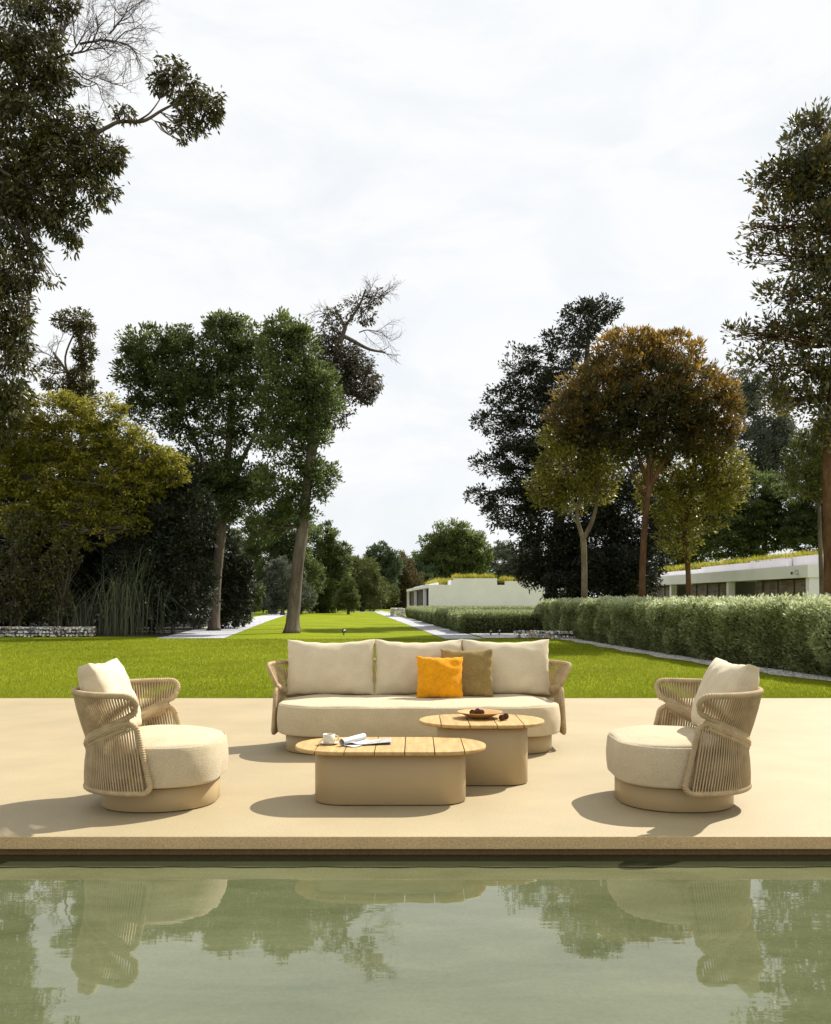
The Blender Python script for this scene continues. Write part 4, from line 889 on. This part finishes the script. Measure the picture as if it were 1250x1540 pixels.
# ---- houses with planted roofs
def obox(mb, o, ux, uy, x0, x1, y0, y1, z0, z1):
    mt = Matrix(((ux[0], uy[0], 0, o[0]), (ux[1], uy[1], 0, o[1]), (0, 0, 1, 0), (0, 0, 0, 1)))
    mb.box(x0, x1, y0, y1, z0, z1, mt)
def roof_grass(parent, segs, h, n, wob_=.3):
    VV = []; RR = []
    for (p0, p1, wd, z) in segs:
        p0 = np.array(p0); p1 = np.array(p1); t = rng.random(n); dv = p1-p0; nn = np.array((dv[1], -dv[0])); nn = nn/np.linalg.norm(nn)
        q = p0+dv*t[:, None]+nn*(rng.random(n)*wd)[:, None]
        lump = .5+.5*np.sin(t*13+z)*np.sin(t*31+2)
        hh = h*(.35+.5*rng.random(n)+.45*lump*rng.random(n))
        a = rng.random(n)*PI; w = .035
        V = np.empty((n, 4, 3)); s = np.stack([np.cos(a)*w, np.sin(a)*w, np.zeros(n)], 1); b0 = np.stack([q[:, 0], q[:, 1], np.full(n, z)], 1)
        ln = rng.normal(size=(n, 3))*.30*hh[:, None]; ln[:, 2] = hh
        V[:, 0] = b0-s; V[:, 1] = b0+s; V[:, 2] = b0+ln*.7+s*.8; V[:, 3] = b0+ln
        VV.append(V); RR.append(.25+.5*rng.random(n)+.25*(np.sin(t*17)+1)/2)
    o = link('roof_grass', np_mesh('roof_grass', np.concatenate(VV), np.concatenate(RR), 4), G_ROOF, parent, smooth=False)
    o['kind'] = 'stuff'; return o
# right-hand house: facade runs away from the camera
O = np.array((18.4, 43.5)); uy_ = np.array((-1.4, 18.5)); Ly = np.linalg.norm(uy_); uy_ = uy_/Ly; ux_ = np.array((uy_[1], -uy_[0]))   # uy along the facade away, ux into the house
h1 = empty('house', (0, 0, 0)); tag(h1, 'long low white house with timber shutters and planted roof behind the right hedge', 'house', 'low white houses with planted roofs')
mb = MB()
obox(mb, O, ux_, uy_, .0, 16, -.0, .32, 0, 2.98)                       # end wall facing the camera
obox(mb, O, ux_, uy_, 2.2, 2.5, .33, 34, 0, 2.45)                     # back of the recess
obox(mb, O, ux_, uy_, 2.6, 16, .33, 34, 0, 2.97)
for y in (9.2, 18.5, 27.8): obox(mb, O, ux_, uy_, .02, .40, y, y+.32, 0, 2.46)
for y in (6.6, 15.9, 25.2): obox(mb, O, ux_, uy_, .41, 2.19, y-.12, y, 0, 2.46)
mb.build('wall', M['white'], h1, smooth=False)
mb = MB(); obox(mb, O, ux_, uy_, -.12, 2.55, -.1, 34.5, 2.47, 3.06); mb.build('fascia', M['white'], h1, smooth=False)
mb = MB()
for (a, b, zt_, x) in ((-.05, 9.0, 3.62, 1.2), (4.0, 15.5, 3.52, .9), (15.6, 26, 3.42, 1.0), (26.1, 34, 3.30, 1.2)):
    obox(mb, O, ux_, uy_, x, x+.25, a, b, 3.063, zt_)
obox(mb, O, ux_, uy_, 1.46, 16, -.05, .2, 3.063, 3.62)
mb.build('parapet', M['white'], h1, smooth=False)
mb = MB(); obox(mb, O, ux_, uy_, 1.47, 16, .22, 34, 2.99, 3.30); mb.build('roof_soil', M['soil'], h1, smooth=False)
for (a, b, n_) in ((.45, 6.4, 7), (9.6, 15.7, 7), (18.9, 25.0, 7)):
    for k in range(n_):
        w_ = (b-a)/n_; xo = .30+.07*(k % 2)
        mb = MB(); obox(mb, O, ux_, uy_, xo, xo+.05, a+w_*k+.03, a+w_*(k+1)-.03, .05, 2.40); mb.build('timber_shutter', M['slat'], h1, smooth=False)
segs = []
def hp(x, y): return tuple(O+ux_*x+uy_*y)
for (a, b, z, x) in ((0, 9, 3.28, 1.5), (4, 15.5, 3.28, 1.3), (15.6, 26, 3.28, 1.3), (26, 34, 3.28, 1.5)):
    segs.append((hp(x, a), hp(x, b), 3.2, z))
roof_grass(h1, segs, .68, 12000)
cmr = MB(); obox(cmr, O, ux_, uy_, -.42, -.12, .75, .90, 2.62, 2.76); obox(cmr, O, ux_, uy_, -.25, -.12, .78, .88, 2.70, 2.86)
cam_ = cmr.build('security_camera', M['lens'], h1, smooth=False)
mb = MB(); obox(mb, O, ux_, uy_, -.46, -.421, .77, .88, 2.63, 2.75); mb.build('lens', M['plastic'], cam_, smooth=False)
# far house
h2 = empty('house', (0, 0, 0)); tag(h2, 'far low white house with blank front wall and planted roof behind clipped hedges', 'house', 'low white houses with planted roofs')
O2 = np.array((1.68, 117.)); w2y = np.array((-3.1, 43.)); w2y /= np.linalg.norm(w2y); w2x = np.array((1, .02)); w2x /= np.linalg.norm(w2x)
mb = MB()
obox(mb, O2, w2x, w2y, 0, 20, 0, .4, 0, 3.45)
obox(mb, O2, w2x, w2y, 2.0, 20, .41, 44, 0, 3.3)
obox(mb, O2, w2x, w2y, .3, .6, .41, 44, 0, .5)
for y in (8.5, 26, 43.6): obox(mb, O2, w2x, w2y, .0, .4, y, y+.5, 0, 3.08)
mb.build('wall', M['white'], h2, smooth=False)
mb = MB(); obox(mb, O2, w2x, w2y, -.05, 1.99, .42, 44.5, 3.09, 3.48); mb.build('fascia', M['white'], h2, smooth=False)
mb = MB()
obox(mb, O2, w2x, w2y, 3.1, 8.6, .0, .35, 3.453, 4.28); obox(mb, O2, w2x, w2y, 9.6, 16.5, .0, .35, 3.453, 3.95)
obox(mb, O2, w2x, w2y, 2.8, 3.09, .0, 10, 3.453, 4.05); obox(mb, O2, w2x, w2y, 1.2, 1.5, 3, 20, 3.483, 3.8); obox(mb, O2, w2x, w2y, .6, .9, 18, 36, 3.483, 3.7)
mb.build('parapet', M['white'], h2, smooth=False)
for (a, b) in ((.9, 8.0), (9.6, 25.5), (27, 43)):
    mb = MB(); obox(mb, O2, w2x, w2y, .62, .70, a, b, .5, 3.05); mb.build('window', M['frame'], h2, smooth=False)
    for k in range(4):
        mb = MB(); obox(mb, O2, w2x, w2y, .54, .60, a+(b-a)*(k+.1)/4, a+(b-a)*(k+.6)/4, .55, 3.0); mb.build('shutter', M['slat'], h2, smooth=False)
def hq(x, y): return tuple(O2+w2x*x+w2y*y)
roof_grass(h2, [(hq(3.3, .5), hq(8.4, .5), -4, 4.0), (hq(9.3, .6), hq(16.3, .6), -4, 3.7), (hq(1.6, 4), hq(1.6, 24), 3, 3.6)], .95, 6000)
mb = MB(); obox(mb, O2, w2x, w2y, 3.35, 8.55, .4, 12, 3.46, 4.0); obox(mb, O2, w2x, w2y, 8.6, 16.4, .4, 12, 3.46, 3.7); mb.build('roof_soil', M['soil'], h2, smooth=False)

# ---- small garden spotlights
def spotlight(label, px, py):
    d = F*(CAMH+.03)/(py-HY); p = at(px, py, d); p.z = -.03
    r = empty('garden_spotlight', p); tag(r, label, 'spotlight', 'small black garden spotlights')
    MB().lathe([(0, 0), (.03, 0), (.03, .06), (0, .06)], 12).build('stake', M['plastic'], r)
    hmb = MB().tube([(0, .05, .12), (0, 0, .14), (.01, -.07, .17)], [.055, .075, .08], 16); hmb.build('lamp_head', M['plastic'], r)
    MB().tube([(.012, -.075, .172), (.012, -.085, .176)], [.028, .028], 16).build('lens', M['lens'], r)
    return r
spotlight('small black spotlight standing alone on the open lawn', 517, 955)
spotlight('small black spotlight at the foot of the low hedge, left of the stone wall', 751, 955)
spotlight('small black spotlight by the gravel path, left of its neighbour at the low hedge', 738, 956)

# ------------------------------------------------------------------ light, sky, camera
w = bpy.data.worlds.new('World'); scene.world = w; w.use_nodes = True; nt = w.node_tree; nt.nodes.clear()
out = nt.nodes.new('ShaderNodeOutputWorld'); bg = nt.nodes.new('ShaderNodeBackground'); bg.inputs['Strength'].default_value = .1
sky = nt.nodes.new('ShaderNodeTexSky'); sky.sky_type = 'NISHITA'; sky.sun_disc = False
TO_SUN = Vector((1.0, .95, 1.0)).normalized()
el = math.asin(TO_SUN.z); azr = math.atan2(TO_SUN.x, TO_SUN.y)
sky.sun_elevation = el; sky.sun_rotation = azr; sky.air_density = 1; sky.dust_density = 2
tc = nt.nodes.new('ShaderNodeTexCoord'); mp = N(nt, 'ShaderNodeMapping'); mp.inputs['Scale'].default_value = (1, 1, 2.4); mp.inputs['Location'].default_value = (.3, .1, .2); L(nt, tc.outputs['Generated'], mp.inputs[0])
n1 = N(nt, 'ShaderNodeTexNoise', Scale=3.0, Detail=8, Roughness=.55, Distortion=.3); L(nt, mp.outputs[0], n1.inputs['Vector'])
cover_ = ramp(nt, n1.outputs['Fac'], [(.36, (.88, .88, .88)), (.50, (1, 1, 1))])
n2 = N(nt, 'ShaderNodeTexNoise', Scale=5.0, Detail=8, Roughness=.6, Distortion=.5); L(nt, mp.outputs[0], n2.inputs['Vector'])
cc_ = ramp(nt, n2.outputs['Fac'], [(.30, (5.3, 5.62, 5.88)), (.55, (6.05, 6.1, 6.15))])
mx = N(nt, 'ShaderNodeMix', data_type='RGBA'); L(nt, cover_, mx.inputs[0]); L(nt, sky.outputs[0], mx.inputs[6]); L(nt, cc_, mx.inputs[7])
L(nt, mx.outputs[2], bg.inputs['Color']); L(nt, bg.outputs[0], out.inputs[0])
sun = bpy.data.lights.new('sun', 'SUN'); sun.energy = 5.0; sun.angle = R(.5); sun.color = (1, .95, .87)
so = bpy.data.objects.new('sun', sun); COL.objects.link(so)
SH = Vector((-1.0, -.95, -1.38)).normalized()
so.rotation_euler = SH.to_track_quat('-Z', 'Y').to_euler(); so.location = (20, 20, 30)
sky.sun_elevation = math.asin(-SH.z); sky.sun_rotation = math.atan2(-SH.x, -SH.y)

cam = bpy.data.cameras.new('camera'); co = bpy.data.objects.new('camera', cam); COL.objects.link(co); scene.camera = co
co.location = (0, 0, CAMH); co.rotation_euler = (R(90), 0, 0)
cam.sensor_fit = 'HORIZONTAL'; cam.sensor_width = 36; cam.lens = 36*F/1250; cam.shift_y = (HY-770)/1250; cam.clip_end = 3000
scene.view_settings.view_transform = 'Standard'; scene.view_settings.look = 'None'; scene.view_settings.gamma = 1; scene.view_settings.exposure = .70
scene.cycles.max_bounces = 6; scene.cycles.transparent_max_bounces = 4
